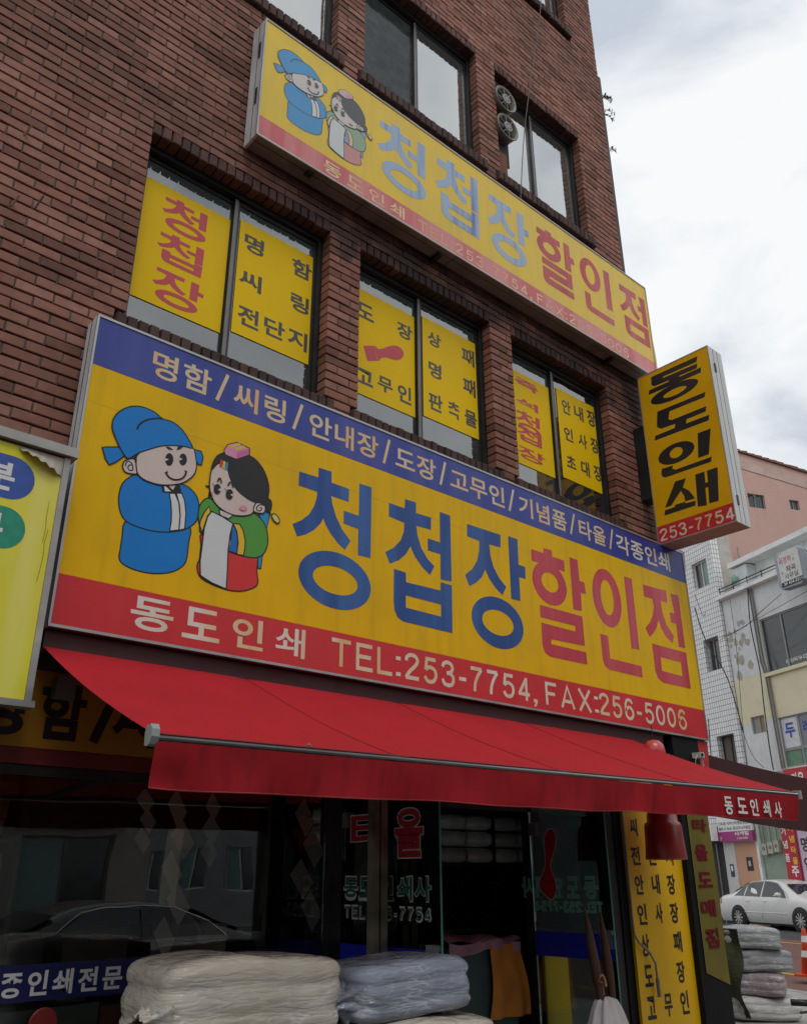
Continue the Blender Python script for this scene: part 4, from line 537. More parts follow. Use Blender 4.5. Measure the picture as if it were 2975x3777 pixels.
# ---- windows ----
M_gl = glassmat('reflective window glass', (.80,.84,.82), 1.0, 0, 1.5, .13); M_glp = glassmat('plain window glass', (.9,.9,.9), .3)
M_room = mat('dark room', (.035,.035,.036), .9, .3)
M_blind = mat('frosted pane', (.55,.57,.54), .7, .06, 2, streak=.10, dirtcol=(.4,.42,.38))
M_blindc = mat('cream blind', (.62,.58,.42), .7, .08, 2)
M_blindd = mat('grey mottled curtain', (.07,.085,.085), .9, .55, 14, streak=.5, dirtcol=(.16,.18,.17), stretch=(3,3,3))
def window(a, b, z0, z1, back, texts=None, film=None, lw=.5):
    W = MB().box(a,b,4.188,4.27,z0,z0+.045).box(a,b,4.188,4.27,z1-.05,z1).box(a,a+.035,4.188,4.27,z0+.045,z1-.05).box(b-.035,b,4.188,4.27,z0+.045,z1-.05)
    w = obj('window', W, M_dark, BLD); ORG[w.name] = ORG[BLD.name]
    m_ = a+(b-a)*lw
    for (p,q,y,mid) in ((a+.036,m_+.02,4.235,0),(m_-.02,b-.036,4.215,1)):
        s = MB().box(p,q,y,y+.02,z0+.046,z0+.085).box(p,q,y,y+.02,z1-.085,z1-.052)
        t0, t1 = (.022,.045) if not mid else (.045,.022)
        s.box(p,p+t0,y,y+.02,z0+.085,z1-.085).box(q-t1,q,y,y+.02,z0+.085,z1-.085)
        if mid: s.k = 1; s.box(p,p+.026,y-.006,y-.0005,z0+.05,z1-.055); s.k = 0
        o = obj('sash', s, [M_dark, M_alud], w)
        obj('pane', MB().quad((p+t0,y+.008,z0+.085),(q-t1,y+.008,z0+.085),(q-t1,y+.008,z1-.085),(p+t0,y+.008,z1-.085)), M_glf if back[mid] in (M_blind,M_blindc) else (M_glp if back[mid] == M_blindd else M_gl), w)
        bm_ = back[mid]
        if bm_: obj('blind', MB().box(p+t0+.001,q-t1-.001,y+.011,y+.015,z0+.087,z1-.087), bm_, w)
    obj('room', MB().box(a+.01,b-.01,4.345,4.36,z0,z1), M_room, w)
    return w
M_glf = glassmat('bright reflective glass', (.9,.92,.9), 1.2, .03, 1.5, .33); M_gblind = mat('grey window lining', (.22,.25,.26), .8, .08, 2, dirt=.3, dirtcol=(.15,.16,.16))
for wi,(a,b) in enumerate(WX):
    w = window(a,b,4.54,5.965,(M_gblind,M_gblind if wi<2 else M_room))
    fl, fr_ = [((1.54,2.172),(2.238,2.872)),((3.225,3.857),(3.925,4.557)),((4.90,5.512),(5.60,6.19))][wi]
    for (p,q),z0,z1 in ((fl,4.815,5.735),(fr_,4.85,5.77)):
        obj('yellow_film', MB().box(p,q,4.2165 if p==fr_[0] else 4.2365,4.2185 if p==fr_[0] else 4.2385,z0,z1), M_film, w)
    F1 = Flat(); F2 = Flat()
    for (s,x0,x1,z0,z1,tr) in WTXT:
        if a-.1 < x0 < b:
            right = x0 > (a+b)/2
            if not right: F1_, dd = F1, 0.0
            else: F1_, dd = F1, 0.02
            if x0 < fl[0]: x0 = fl[0]+.004
            if right and x1 > fr_[1]-.008: x0 -= x1-fr_[1]+.008; x1 = fr_[1]-.008
            text(F1_, s, x0, x1, z0, z1, .026, 1, dd)
    flobj('lettering', F1, 'Y', 4.2355, M_grey, w)
    if wi != 1:
        F2 = Flat(); bx = W1BOX if wi == 0 else W3BOX
        for ch in '청첩장': glyph(F2, GLYPH[ch], bx[ch])
        if wi == 2:
            for (s,x0,x1,z0,z1,tr) in WRED: text(F2, s, x0, x1, z0, z1, .03)
        flobj('red_lettering', F2, 'Y', 4.2355, M_filmred, w)
    else:
        F2 = Flat(); F2.poly(STAMP[0]); F2.poly(smooth_poly(STAMP[1],3)); obj('stamp_picture', F2.mb('Y', 4.2355), M_filmred, w)
window(WX[0][0],WX[0][1],7.77,9.175,(M_blind,M_blind))
window(WX[1][0],WX[1][1],7.77,9.175,(M_blindd,M_blind),lw=.5)
w3 = window(WX[2][0],WX[2][1],7.77,9.175,(M_blindc,M_blind),lw=.5)
window(-.3,1.2,7.77,9.175,(M_blind,M_blind))
for a,b in WX: window(a,b,10.9,12.3,(M_blind,M_blind))
obj('vent_board', MB().box(4.865,5.0,4.12,4.14,7.775,8.12), mat('red-brown plywood', (.20,.055,.022), .75, .45, 5, streak=.5, dirtcol=(.06,.025,.015)), BLD)
obj('vent_back_board', MB().box(4.865,5.09,4.165,4.18,8.05,9.14), mat('board behind fans', (.045,.042,.038), .8, .3, 6, dirt=.4), BLD)
# ---- round extractor fans in the third window ----
def fan(z, label):
    cx, r = 4.968, .14
    t = thing('extractor_fan', label, 'fan', (cx,4.06,z), 'extractor fans in the third-storey window')
    h = MB().lathe([(r,.0),(r+.006,-.005),(r+.012,.002),(r+.004,.012),(r-.004,.12),(r-.05,.125)], (cx,4.05,z), 32, 'y', False); h.lathe([(r,.0),(r-.012,.004),(r-.014,.10)], (cx,4.05,z), 32, 'y', False)
    obj('housing', h, mat('fan housing', (.26,.25,.20), .55, .2, 9, dirt=.45, dirtcol=(.16,.12,.08)), t, True)
    obj('inside', MB().lathe([(r-.015,.0),(.001,.001)], (cx,4.14,z), 24, 'y', False), M_black, t)
    for k in range(8):
        a = 2*math.pi*k/8+.2; obj('spoke', MB().tube([(cx+.05*math.cos(a),4.055,z+.05*math.sin(a)),(cx+(r-.006)*math.cos(a),4.055,z+(r-.006)*math.sin(a))],.004,5), mat('fan guard', (.30,.30,.28), .5, .2), t)
    hub = MB().lathe([(.055,.0),(.052,-.008),(.001,-.009)], (cx,4.05,z), 24, 'y', False)
    hb = obj('hub', hub, mat('fan hub', (.42,.42,.38), .5, .1), t)
    for k in range(10):
        a = 2*math.pi*k/10; ca, sa = math.cos(a), math.sin(a)
        obj('hub_slot', MB().quad(*[(cx+u*ca-v*sa, 4.0405, z+u*sa+v*ca) for u,v in ((.016,-.003),(.042,-.0065),(.042,.0065),(.016,.003))]), M_black, hb)
    bl = MB()
    for k in range(4):
        a = math.pi*k/2+.5; ca, sa = math.cos(a), math.sin(a)
        bl.quad(*[(cx+u*ca-v*sa, 4.10+w_, z+u*sa+v*ca) for u,v,w_ in ((.03,-.02,.0),(.13,-.05,.02),(.135,.04,-.01),(.03,.02,0))])
    obj('blade', bl, mat('fan blade', (.10,.10,.10), .5), t)
fan(8.80, 'upper round extractor fan poking out of the third-storey window')
fan(8.425, 'lower round extractor fan just above the rust-brown plywood board')
# ================= light box signs =================
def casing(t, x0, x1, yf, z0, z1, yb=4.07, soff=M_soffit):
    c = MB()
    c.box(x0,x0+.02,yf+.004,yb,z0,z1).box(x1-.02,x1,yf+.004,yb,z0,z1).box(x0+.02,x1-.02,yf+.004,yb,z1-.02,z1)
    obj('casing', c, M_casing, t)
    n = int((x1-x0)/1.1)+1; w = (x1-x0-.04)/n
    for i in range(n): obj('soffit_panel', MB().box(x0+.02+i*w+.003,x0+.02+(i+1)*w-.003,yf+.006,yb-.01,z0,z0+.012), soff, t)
    fr = MB().box(x0,x1,yf-.006,yf+.006,z0-.002,z0+.012).box(x0,x1,yf-.006,yf+.006,z1-.012,z1+.002).box(x0-.002,x0+.010,yf-.006,yf+.006,z0+.012,z1-.012).box(x1-.010,x1+.002,yf-.006,yf+.006,z0+.012,z1-.012)
    obj('trim', fr, M_alu, t)
    obj('casing_seam', MB().box(x0-.003,x0-.0005,yf+.07,yf+.073,z0+.002,z1-.002).box(x0+.001,x1-.001,yf+.055,yf+.0575,z0-.004,z0-.001), M_black, t)
def band(t, nm_, x0, x1, z0, z1, y, m): return obj(nm_, MB().box(x0,x1,y,y+.003,z0,z1), m, t)
def figure(t, who, base, boxes=None, faded=False):
    src = [q for q in FIG if q[0] == who]
    us = [p[0] for q in src for p in q[3]]; zs = [p[1] for q in src for p in q[3]]
    a0,a1,b0,b1 = min(us),max(us),min(zs),max(zs); S = 1.0
    if boxes:
        B_ = boxes[who]; S = (B_[1]-B_[0])/(a1-a0); Mx = lambda p: (B_[0]+(p[0]-a0)*S, B_[2]+(p[1]-b0)/(b1-b0)*(B_[3]-B_[2]))
    else: Mx = lambda p: p
    fl = Flat(); mi = []; d = 0.0
    # one zoomed photo pixel on the sign is about 0.83 mm
    px = .00083*S
    for q in src:
        d += .00022
        if q[1] == 'p':
            pts = [Mx(p) for p in (smooth_poly(q[3],3) if q[5] else q[3])]
            fl.poly(pts, None, d); mi += [FK.index(q[2])]*(len(fl.f)-len(mi))
            if q[4]: d += .00011; fl.stroke(pts, 9*px, d, True); mi += [FK.index('ink')]*(len(fl.f)-len(mi))
        else:
            pts = [Mx(p) for p in (smooth_line(q[3]) if q[5] else q[3])]
            fl.stroke(pts, q[4]*px, d); mi += [FK.index(q[2] if q[2] in FK else 'ink')]*(len(fl.f)-len(mi))
    m_ = fl.mb('Y', base); m_.m = mi
    obj(who+'_figure', m_, figmats(faded), t)
# --- upper sign ---
y0 = 3.91; X0,X1,Z0,Z1 = 2.132,6.882,6.236,7.362
U = thing('shop_sign', 'faded upper light-box sign with bleached blue letters above the second-storey windows', 'sign', (X0,y0,Z0))
casing(U, X0, X1, y0, Z0, Z1)
band(U,'yellow_face',X0+.01,X1-.01,6.422,Z1-.012,y0,M_yelU); band(U,'pink_band',X0+.01,X1-.01,Z0+.012,6.42,y0-.0005,M_pink)
for who in ('groom','bride'): figure(U, who, y0-.0004, UPBOX, True)
fl = Flat()
for ch in '청첩장': glyph(fl, GLYPH[ch], UPBOX[ch])
flobj('pale_blue_lettering', fl, 'Y', y0-.0008, M_paleblue, U)
fl = Flat()
for ch in '할인점': glyph(fl, GLYPH[ch], UPBOX[ch])
flobj('red_lettering', fl, 'Y', y0-.0008, M_redLU, U)
fl = Flat()
for s,x0,x1 in UPROW:
    if len(s) == 1: text(fl, s, x0, x1, 6.275, 6.388, .014)
    else: latin(fl, s, x0, x1, 6.272, 6.374, .13, .22)
flobj('band_lettering', fl, 'Y', y0-.0013, M_creamU, U)
for zz in (7.00,6.55):
    for i in range(9): obj('vent_slot', MB().box(X0-.004,X0-.001,y0+.035,y0+.06,zz+i*.018,zz+i*.018+.008), M_black, U)
obj('mounting_bolt', MB().box(X0+.45,X0+.50,y0+.03,y0+.08,Z0-.02,Z0-.004), M_black, U)
for x in (X0+1.75, X0+4.05): obj('support_bar', MB().box(x,x+.035,y0+.05,4.085,Z0-.035,Z0-.005), M_black, U)
obj('torn_edge', MB().grid(lambda u,v_: (X1+.004+.03*u*(math.sin(v_*9)*.5+.6)*(v_*.8), y0+.002-.004*u, Z1-.03-v_*.98), 2, 16), M_yelU, U)
# --- main sign ---
y0 = 3.94; X0,X1,Z0,Z1 = 1.30,6.943,2.666,4.382
S_ = thing('shop_sign', 'large yellow light-box sign with blue top strip above the red awning', 'sign', (X0,y0,Z0))
casing(S_, X0, X1, y0, Z0, Z1)
band(S_,'yellow_face',X0+.01,X1-.01,2.922,4.078,y0,M_yel); band(S_,'blue_band',X0+.01,X1-.01,4.079,Z1-.012,y0-.0005,M_blue); band(S_,'red_band',X0+.01,X1-.01,Z0+.012,2.921,y0-.0005,M_red)
for who in ('groom','bride'): figure(S_, who, y0-.0004)
fl = Flat()
for ch in '청첩장': glyph(fl, GLYPH[ch])
flobj('blue_lettering', fl, 'Y', y0-.0008, M_navy, S_)
fl = Flat()
for ch in '할인점': glyph(fl, GLYPH[ch])
flobj('red_lettering', fl, 'Y', y0-.0008, M_redL, S_)
fl = Flat(); fl2 = Flat()
for s,x0,x1 in BLUEROW:
    if s == '/': fl.stroke([(x0+.012,4.138),(x1-.012,4.33)], .022)
    else: text(fl2 if s == '각종인쇄' else fl, s, x0, x1, 4.140 if len(s)<4 else 4.135, 4.308, .018, 1.06)
flobj('strip_lettering', fl, 'Y', y0-.0012, M_creamB, S_)
flobj('strip_lettering', fl2, 'Y', y0-.0012, M_cream, S_)
fl = Flat()
for s,x0,x1 in REDROW:
    if s in '동도인쇄': text(fl, s, x0, x1, 2.726, 2.893, .014 if s == '쇄' else .02)
    elif s == ':' : latin(fl, s, x0, x1, 2.722, 2.885)
    else: latin(fl, s, x0, x1, 2.722, 2.885, .15, .16 if s != 'FAX' else .24)
flobj('band_lettering', fl, 'Y', y0-.0012, M_cream, S_)
obj('seam', MB().box(X0+.02,X1-.02,y0-.0003,y0+.001,3.858,3.8595), mat('seam line', (.45,.3,.03), .5), S_)
# --- projecting blade sign ---
xb = 6.59; ya, yb, za, zb = 3.192, 3.962, 4.375, 6.145
Bd = thing('blade_sign', 'narrow yellow projecting sign with black stacked letters at the corner', 'sign', (xb,yb,za))
bc = MB().box(xb+.004,6.826,ya,ya+.012,za,zb).box(xb+.004,6.826,yb-.012,yb,za,zb).box(xb+.004,6.826,ya+.012,yb-.012,zb-.012,zb).box(6.822,6.826,ya+.012,yb-.012,za,zb-.012)
obj('casing', bc, mat('white blade casing', (.66,.68,.66), .45, .08, 5, streak=.25, dirtcol=(.3,.3,.27)), Bd)
for i in range(4): obj('soffit_panel', MB().box(xb+.006+i*.054,xb+.006+i*.054+.050,ya+.012,yb-.012,za,za+.008), mat('blade soffit', (.42,.24,.21), .6, .15, 6, dirt=.4), Bd)
obj('trim', MB().box(xb-.004,xb+.004,ya,yb,za-.002,za+.008).box(xb-.004,xb+.004,ya,yb,zb-.008,zb+.002).box(xb-.004,xb+.004,ya,ya+.008,za+.008,zb-.008).box(xb-.004,xb+.004,yb-.008,yb,za+.008,zb-.008), M_alu, Bd)
for dx in (.075,.15): obj('edge_groove', MB().box(xb+dx,xb+dx+.003,ya-.002,ya-.0005,za+.01,zb-.01), M_black, Bd)
for zz in (za+.17,zb-.26): obj('hinge', MB().box(xb+.06,xb+.085,ya-.008,ya-.001,zz,zz+.09), mat('rusty steel', (.12,.07,.045), .7, .4), Bd)
band_ = MB().box(xb-.0015,xb+.002,ya+.008,yb-.008,4.549,zb-.008); obj('yellow_face', band_, M_yelB, Bd)
obj('red_band', MB().box(xb-.0018,xb+.002,ya+.008,yb-.008,za+.008,4.548), mat('deep red film', (.55,.02,.035), .42, .08, coat=.2), Bd)
fl = Flat()
for ch in BLADE: glyph(fl, BLADE[ch])
flobj('lettering', fl, 'X', xb-.002, M_ink, Bd)
fl = Flat(); latin(fl, '253-7754', -3.935, -3.205, 4.402, 4.515, .15, .14); fl.v = [(-v[0],v[1],v[2]) for v in fl.v]
flobj('number_lettering', fl, 'X', xb-.0022, M_cream, Bd)
obj('mounting_box', MB().box(6.60,6.76,yb,4.088,4.86,5.62), M_black, Bd)
# --- neighbour's lime sign at the left ---
Gs = thing('shop_sign', 'peeling lime-yellow sign with green and blue pills at the left edge', 'sign', (1.22,3.8,2.28))
obj('casing', MB().box(-1.2,1.235,3.806,4.05,2.30,3.44), mat('old tin casing', (.22,.20,.17), .6, .25, 5, metal=.3, dirt=.4), Gs)
obj('face', MB().box(-1.19,1.206,3.80,3.805,2.292,3.432), mat('lime sign film', (.80,.72,.015), .45, .06, 2, fade=(.82,.76,.16), spec=.3), Gs)
obj('trim', MB().box(-1.2,1.262,3.775,4.06,3.445,3.492).box(-1.2,1.245,3.770,3.84,2.262,2.290).box(1.207,1.236,3.795,3.806,2.29,3.44), mat('grimy aluminium trim', (.40,.39,.37), .5, .2, 6, metal=.3, dirt=.4), Gs)
fl = Flat()
def pill(fl, xr, zc, h, d=0):
    pts = [(-.9,zc-h),(xr-h,zc-h)]+[(xr-h+h*math.cos(a),zc+h*math.sin(a)) for a in [(-90+15*k)*math.pi/180 for k in range(1,12)]]+[(xr-h,zc+h),(-.9,zc+h)]; fl.poly(pts, None, d)
pill(fl, 1.093, 3.268, .105); obj('blue_pill', fl.mb('Y', 3.7992), mat('blue pill print', (.03,.09,.40), .4, .2, 20), Gs)
fl = Flat(); pill(fl, 1.090, 3.027, .098); obj('green_pill', fl.mb('Y', 3.7992), mat('green pill print', (.01,.30,.18), .4, .2, 20), Gs)
fl = Flat(); text(fl,'분',.86,1.005,3.20,3.335,.03); text(fl,'분',.86,.995,2.955,3.09,.03); text(fl,'치과',.5,.80,3.20,3.335,.03); text(fl,'내과',.5,.80,2.955,3.09,.03)
fl = Flat(); text(fl,'분',.86,1.005,3.20,3.335,.03); text(fl,'본',.86,.995,2.955,3.09,.03)
flobj('lettering', fl, 'Y', 3.7985, M_white, Gs)
def peel(u, v):
    a = Vector((1.0+.205*u, 3.797, 3.43)); b = Vector((1.0+.205*u, 3.797, 3.43-.012-.085*u**.8-.006*math.sin(u*31)))
    p = a.lerp(b, v); curl = v*(1-abs(2*u-1)**3); return (p.x, 3.797-.035*curl*v, p.z+.012*curl*math.sin(v*3))
obj('peeled_corner', MB().grid(peel, 18, 6), mat('peeled backing', (.42,.38,.30), .7, .2, 8, dirt=.3), Gs)
cr_ = MB()
for k in range(5):
    pts = []; x = 1.19-.03*k*.4
    for i in range(16): pts.append((x+rnd.uniform(-.004,.004)-.0015*i, 3.798, 3.33-i*.065+rnd.uniform(-.01,.01)))
    if k < 2: cr_.tube(pts[2:6] if k else pts[4:9], .0008, 4)
obj('rust_crack', cr_, mat('rusty crack', (.16,.10,.03), .8, .4), Gs)
# ================= ground floor shopfront =================
M_orange = mat('orange fascia', (.42,.20,.01), .5, .1, 3, dirt=.3)
M_mar = mat('maroon strip', (.16,.02,.02), .5, .15, 3)
M_sg = glassmat('shop glass', (.95,.97,.96), .9)
M_dg = glassmat('door glass', (.80,.88,.86), .8)
M_int = mat('shop interior wall', (.34,.34,.31), .9, .3, 2)
GF = MB()
GF.box(-4,6.79,4.05,4.09,2.49,2.66)                                    # soffit wall behind the big sign
GF.box(-4,3.02,4.02,4.12,0,.42)                                        # low wall
obj('upper_fascia', GF, mat('shop front rendering', (.05,.045,.04), .8, .3, 3), BLD)
obj('orange_fascia', MB().box(-4,6.4,4.05,4.088,2.138,2.485), M_orange, BLD)
obj('maroon_strip', MB().box(-4,6.4,4.052,4.088,2.066,2.136), M_mar, BLD)
fl = Flat()
for s,x0,x1,z0,z1,tr in FTXT:
    if s == '/': fl.stroke([(x0+.02,2.185),(x0+.11,2.44)],.045)
    else: text(fl, s, x0, x1, 2.18, 2.44, .035)
text(fl,'명',1.07,1.30,2.18,2.44,.035); text(fl,'링',2.05,2.27,2.18,2.44,.035); text(fl,'안내장',2.45,3.2,2.18,2.44,.035); text(fl,'도장',3.4,3.9,2.18,2.44,.035)
flobj('fascia_lettering', fl, 'Y', 4.0485, M_ink, BLD)
fr = MB().box(-4,3.02,4.06,4.13,2.02,2.064).box(-4,3.02,4.06,4.13,.42,.47).box(3.02,3.10,4.04,4.14,0,2.064).box(4.70,4.78,4.04,4.14,0,2.064).box(5.50,5.60,4.04,4.14,0,2.064)
fr.box(3.10,4.70,4.06,4.13,2.0,2.064).box(4.78,5.5,4.06,4.13,0,.12).box(-.2,-.12,4.06,4.13,.47,2.02)
obj('shopfront_frame', fr, M_dark, BLD)
sw1 = obj('shop_window', MB().box(-.12,3.018,4.088,4.094,.472,2.018), M_sg, BLD)
obj('shop_window', MB().box(4.782,5.498,4.088,4.094,.122,2.062), M_sg, BLD)
bb = MB().box(-.118,3.015,4.080,4.083,1.130,1.268); obj('blue_stripe', bb, mat('navy window stripe', (.008,.010,.075), .4, .1, 3), sw1)
fl = Flat(); text(fl,'각종인쇄전문',1.28,1.915,1.148,1.243,.028,1.25); text(fl,'각종인쇄전문',2.06,2.75,1.148,1.243,.028,1.25)
text(fl,'종인쇄전문',.30,.95,1.148,1.243,.028,1.2)
flobj('stripe_lettering', fl, 'Y', 4.079, mat('dull white print', (.6,.6,.6), .5), sw1)
obj('pillar', MB().box(6.40,6.79,3.955,4.35,0,2.66).box(5.60,6.40,4.03,4.35,0,2.66), mat('dark tiled pillar', (.010,.011,.012), .6, .3, 4, spec=.15), BLD)
inn = MB().box(-4,6.7,9.0,9.1,0,2.8).box(-4,-3.9,4.15,9.0,0,2.8).box(6.6,6.68,4.36,9.0,0,2.8).box(-4,6.7,4.15,9.1,2.62,2.65).box(-4,6.7,4.13,9.1,.001,.02)
obj('shop_room', inn, M_int, BLD)
# --- glass door leaves standing open ---
def leaf(x, ya, yb, mirrored):
    lf = obj('glass_door', MB().box(x-.005,x+.005,ya,yb,.06,2.0), M_dg, BLD)
    obj('door_stripe', MB().box(x-.0085,x-.0055,ya+.002,yb-.002,1.138,1.278), mat('blue door stripe', (.012,.02,.42), .4, .08, 3), lf)
    obj('door_edge', MB().box(x-.0052,x+.0052,ya-.004,ya-.0005,.06,2.0), mat('green glass edge', (.10,.28,.20), .2, .1), lf)
    fit = MB().box(x-.012,x+.012,ya+.01,ya+.10,1.20,1.30); obj('handle', fit, M_alu, lf)
    for zz in (.10,1.85): obj('hinge', MB().box(x-.015,x+.015,yb-.06,yb,zz,zz+.08), M_alud, lf)
    return lf
lf = leaf(3.11, 3.27, 4.055, False)
def prt(lf, items, x, nm_, m):
    fl = Flat()
    for kind, s, u0, u1, z0, z1 in items:
        (text(fl, s, -u0, -u1, z0, z1, .03) if kind == 't' else latin(fl, s, -u0, -u1, z0, z1, .17, .16))
    fl.v = [(-v[0],v[1],v[2]) for v in fl.v]; obj(nm_, fl.mb('X', x), m, lf)
M_dr = mat('dark red glass print', (.40,.015,.025), .45); M_gr = mat('dark green glass print', (.01,.09,.07), .45); M_ol = mat('pale print outline', (.62,.66,.60), .5); M_mg = mat('green print seen from behind', (.16,.42,.30), .5)
prt(lf, [('t','타',3.97,3.68,1.735,1.925),('t','올',3.60,3.385,1.69,1.925)], 3.1035, 'red_print', M_dr)
prt(lf, [('t','동',4.02,3.905,1.50,1.60),('t','도',3.89,3.77,1.50,1.60),('t','인',3.74,3.615,1.49,1.60),('t','쇄',3.58,3.47,1.49,1.60),('t','사',3.45,3.335,1.49,1.60),('l','TEL:253-7754',4.01,3.335,1.405,1.455)], 3.1035, 'green_print', M_gr)
fl = Flat()
for s,u0,u1 in (('동',4.02,3.905),('도',3.89,3.77),('인',3.74,3.615),('쇄',3.58,3.47),('사',3.45,3.335)): text(fl, s, -u0-.006, -u1+.006, 1.484, 1.606, .05)
text(fl,'올',-3.606,-3.379,1.684,1.931,.05); text(fl,'타',-3.976,-3.674,1.729,1.931,.05)
latin(fl, 'TEL:253-7754', -4.014, -3.331, 1.40, 1.46, .30, .16)
fl.v = [(-v[0],v[1],v[2]) for v in fl.v]; flobj('outline_print', fl, 'X', 3.1042, M_ol, lf)
rf = leaf(4.685, 3.44, 4.05, True)
fl = Flat()
for s,u0,u1 in (('사',3.50+.64,3.50+.54),('쇄',4.02,3.93),('인',3.90,3.80),('도',3.77,3.67),('동',3.63,3.53)): text(fl, s, u1, u0, 1.47, 1.60, .05)
latin(fl, 'TEL:253-7754', 3.50, 4.03, 1.395, 1.452, .3, .12)
flobj('reversed_print', fl, 'X', 4.677, M_mg, rf)
st_ = [(3.87,1.62),(3.885,1.66),(3.86,1.72),(3.83,1.79),(3.825,1.85),(3.85,1.885),(3.885,1.88),(3.915,1.85),(3.925,1.78),(3.925,1.70),(3.935,1.65),(3.96,1.61),(3.985,1.575),(3.985,1.525),(3.90,1.46),(3.855,1.50),(3.85,1.56)]
fl = Flat(); fl.poly(smooth_poly(st_,3)); flobj('stamp_print', fl, 'X', 4.676, M_dr, rf)
fl = Flat(); fl.stroke(smooth_poly(st_,3), .004, 0, True); obj('print_outline', fl.mb('X', 4.6755), M_ol, rf)
# ---- standing post ----
pst = thing('metal_post', 'worn bronze double post standing before the open glass door', 'post', (3.0,3.62,0))
obj('post', MB().box(2.955,3.00,3.60,3.64,0,2.12).box(3.012,3.055,3.60,3.64,0,2.12), mat('worn bronze', (.30,.26,.19), .4, .5, 8, metal=.5, dirt=.5), pst)
obj('post_groove', MB().box(3.0,3.012,3.615,3.64,0,2.11), M_black, pst)
# ================= retractable awning =================
AW = thing('awning', 'large red retractable awning with silver front bar over the shop entrance', 'awning', (3.6,3.95,2.6))
M_aw = mat('red awning fabric', (.43,.018,.027), .85, .10, 2.5, spec=.12, dirt=.12, dirtcol=(.30,.03,.03), bump=.15, bscale=400)
M_val = mat('red valance fabric', (.40,.018,.025), .85, .14, 3, spec=.12, streak=.45, dirtcol=(.07,.015,.015), stretch=(8,8,1.6), bump=.15, bscale=400)
AX0, AX1, AYF, AYB = 1.305, 5.865, 2.75, 3.97
def awf(u, v):
    x = AX0+(AX1-AX0)*u; zf = 2.045+.056*u; zb_ = 2.575; s = math.sin(math.pi*v)
    sag = -.028*s*(1+.25*math.sin(u*23))+.004*math.sin(u*61+v*3)*s
    seam = -.004*sum(math.exp(-((u-q)*110)**2) for q in (.235,.47,.72))
    return (x, AYB+(AYF-AYB)*v, zb_+(zf-zb_)*v+sag+seam)
tn = M_aw.node_tree; tl = tn.nodes.new('ShaderNodeBsdfTranslucent'); tl.inputs[0].default_value = (.75,.05,.05,1); tx = tn.nodes.new('ShaderNodeMixShader'); tx.inputs[0].default_value = .03
to_ = [n for n in tn.nodes if n.type == 'OUTPUT_MATERIAL'][0]; tn.links.new(tn.nodes['Principled BSDF'].outputs[0], tx.inputs[1]); tn.links.new(tl.outputs[0], tx.inputs[2]); tn.links.new(tx.outputs[0], to_.inputs[0])
fb = MB().grid(awf, 160, 22)
for q in (.235,.47,.72): obj('seam', MB().tube([tuple(Vector(awf(q+.0004,v/20))+Vector((0,0,.003))) for v in range(0,21)], .0014, 4), mat('seam stitching', (.26,.012,.018), .9), AW)
obj('fabric', fb, M_aw, AW, True)
def valf(u, v):
    x = AX0+.008+(AX1-AX0-.016)*u; z0_ = 2.02+.056*u; h = .150+.0025*math.sin(u*40)+.003*math.sin(u*17)
    fold = .012*math.sin(u*52+1.5*math.sin(u*9))*v+.02*math.exp(-((u-.012)*60)**2)*v*math.sin(v*3)
    return (x, AYF-.012+fold*v+(.02*v), z0_-h*v)
obj('valance', MB().grid(valf, 260, 10), M_val, AW, True)
def hemf(u, v):
    p = valf(u, .965+.03*v); return (p[0], p[1]-.0025, p[2])
obj('hem_stitch', MB().grid(lambda u,v: (lambda p: (p[0],p[1]-.002,p[2]))(valf(u,.972+.008*v)), 260, 1), mat('hem thread', (.40,.16,.14), .7), AW)
fl = MB().tube([(AX0-.01,AYF,2.032),(AX1+.012,AYF,2.089)], .0085, 12); obj('front_bar', fl, mat('brushed bar', (.26,.26,.27), .35, .1, metal=.7), AW, True)
fl = MB().tube([(AX0-.0,AYF+.012,2.040),(AX1,AYF+.012,2.098)], .010, 8); obj('groove', fl, M_black, AW)
cap = MB().prism([(0,0),(.012,-.028),(.03,-.036),(.05,-.03),(.055,.02),(.045,.045),(.015,.05),(.002,.03)], 0, .07); cap.v = [(AX0-.014+v[1]*.42, AYF-.02+v[0]*.95, 2.033+v[2]*.85) for v in cap.v]
obj('end_cap', cap, mat('grey end cap', (.34,.37,.35), .5, .1, 9, dirt=.4), AW)
obj('end_cap', MB().box(AX1+.006,AX1+.03,AYF-.02,AYF+.03,2.06,2.115), MATS['grey end cap'], AW)
for a, b in ((1.75, 2.35),(5.4, 4.8)):
    ar = MB().tube([(a,3.93,2.45),(b,3.35,2.22),(a+(b-a)*.35,2.78,2.05)], .018, 8); obj('folding_arm', ar, M_alud, AW)
obj('roller_box', MB().box(AX0,6.3,3.975,4.045,2.55,2.655), mat('maroon roller box', (.05,.008,.009), .6, .2), AW)
fl = Flat()
for s,x0,x1,z0,z1,tr in VTXT: text(fl, s, x0, x1, z0+.004, z1, .024)
m_ = fl.mb('Y', 2.731); obj('lettering', m_, M_white, AW)
obj('wall_bracket', MB().box(1.40,1.49,3.99,4.046,2.36,2.46), mat('grimy plastic', (.16,.14,.12), .6, .3), AW)
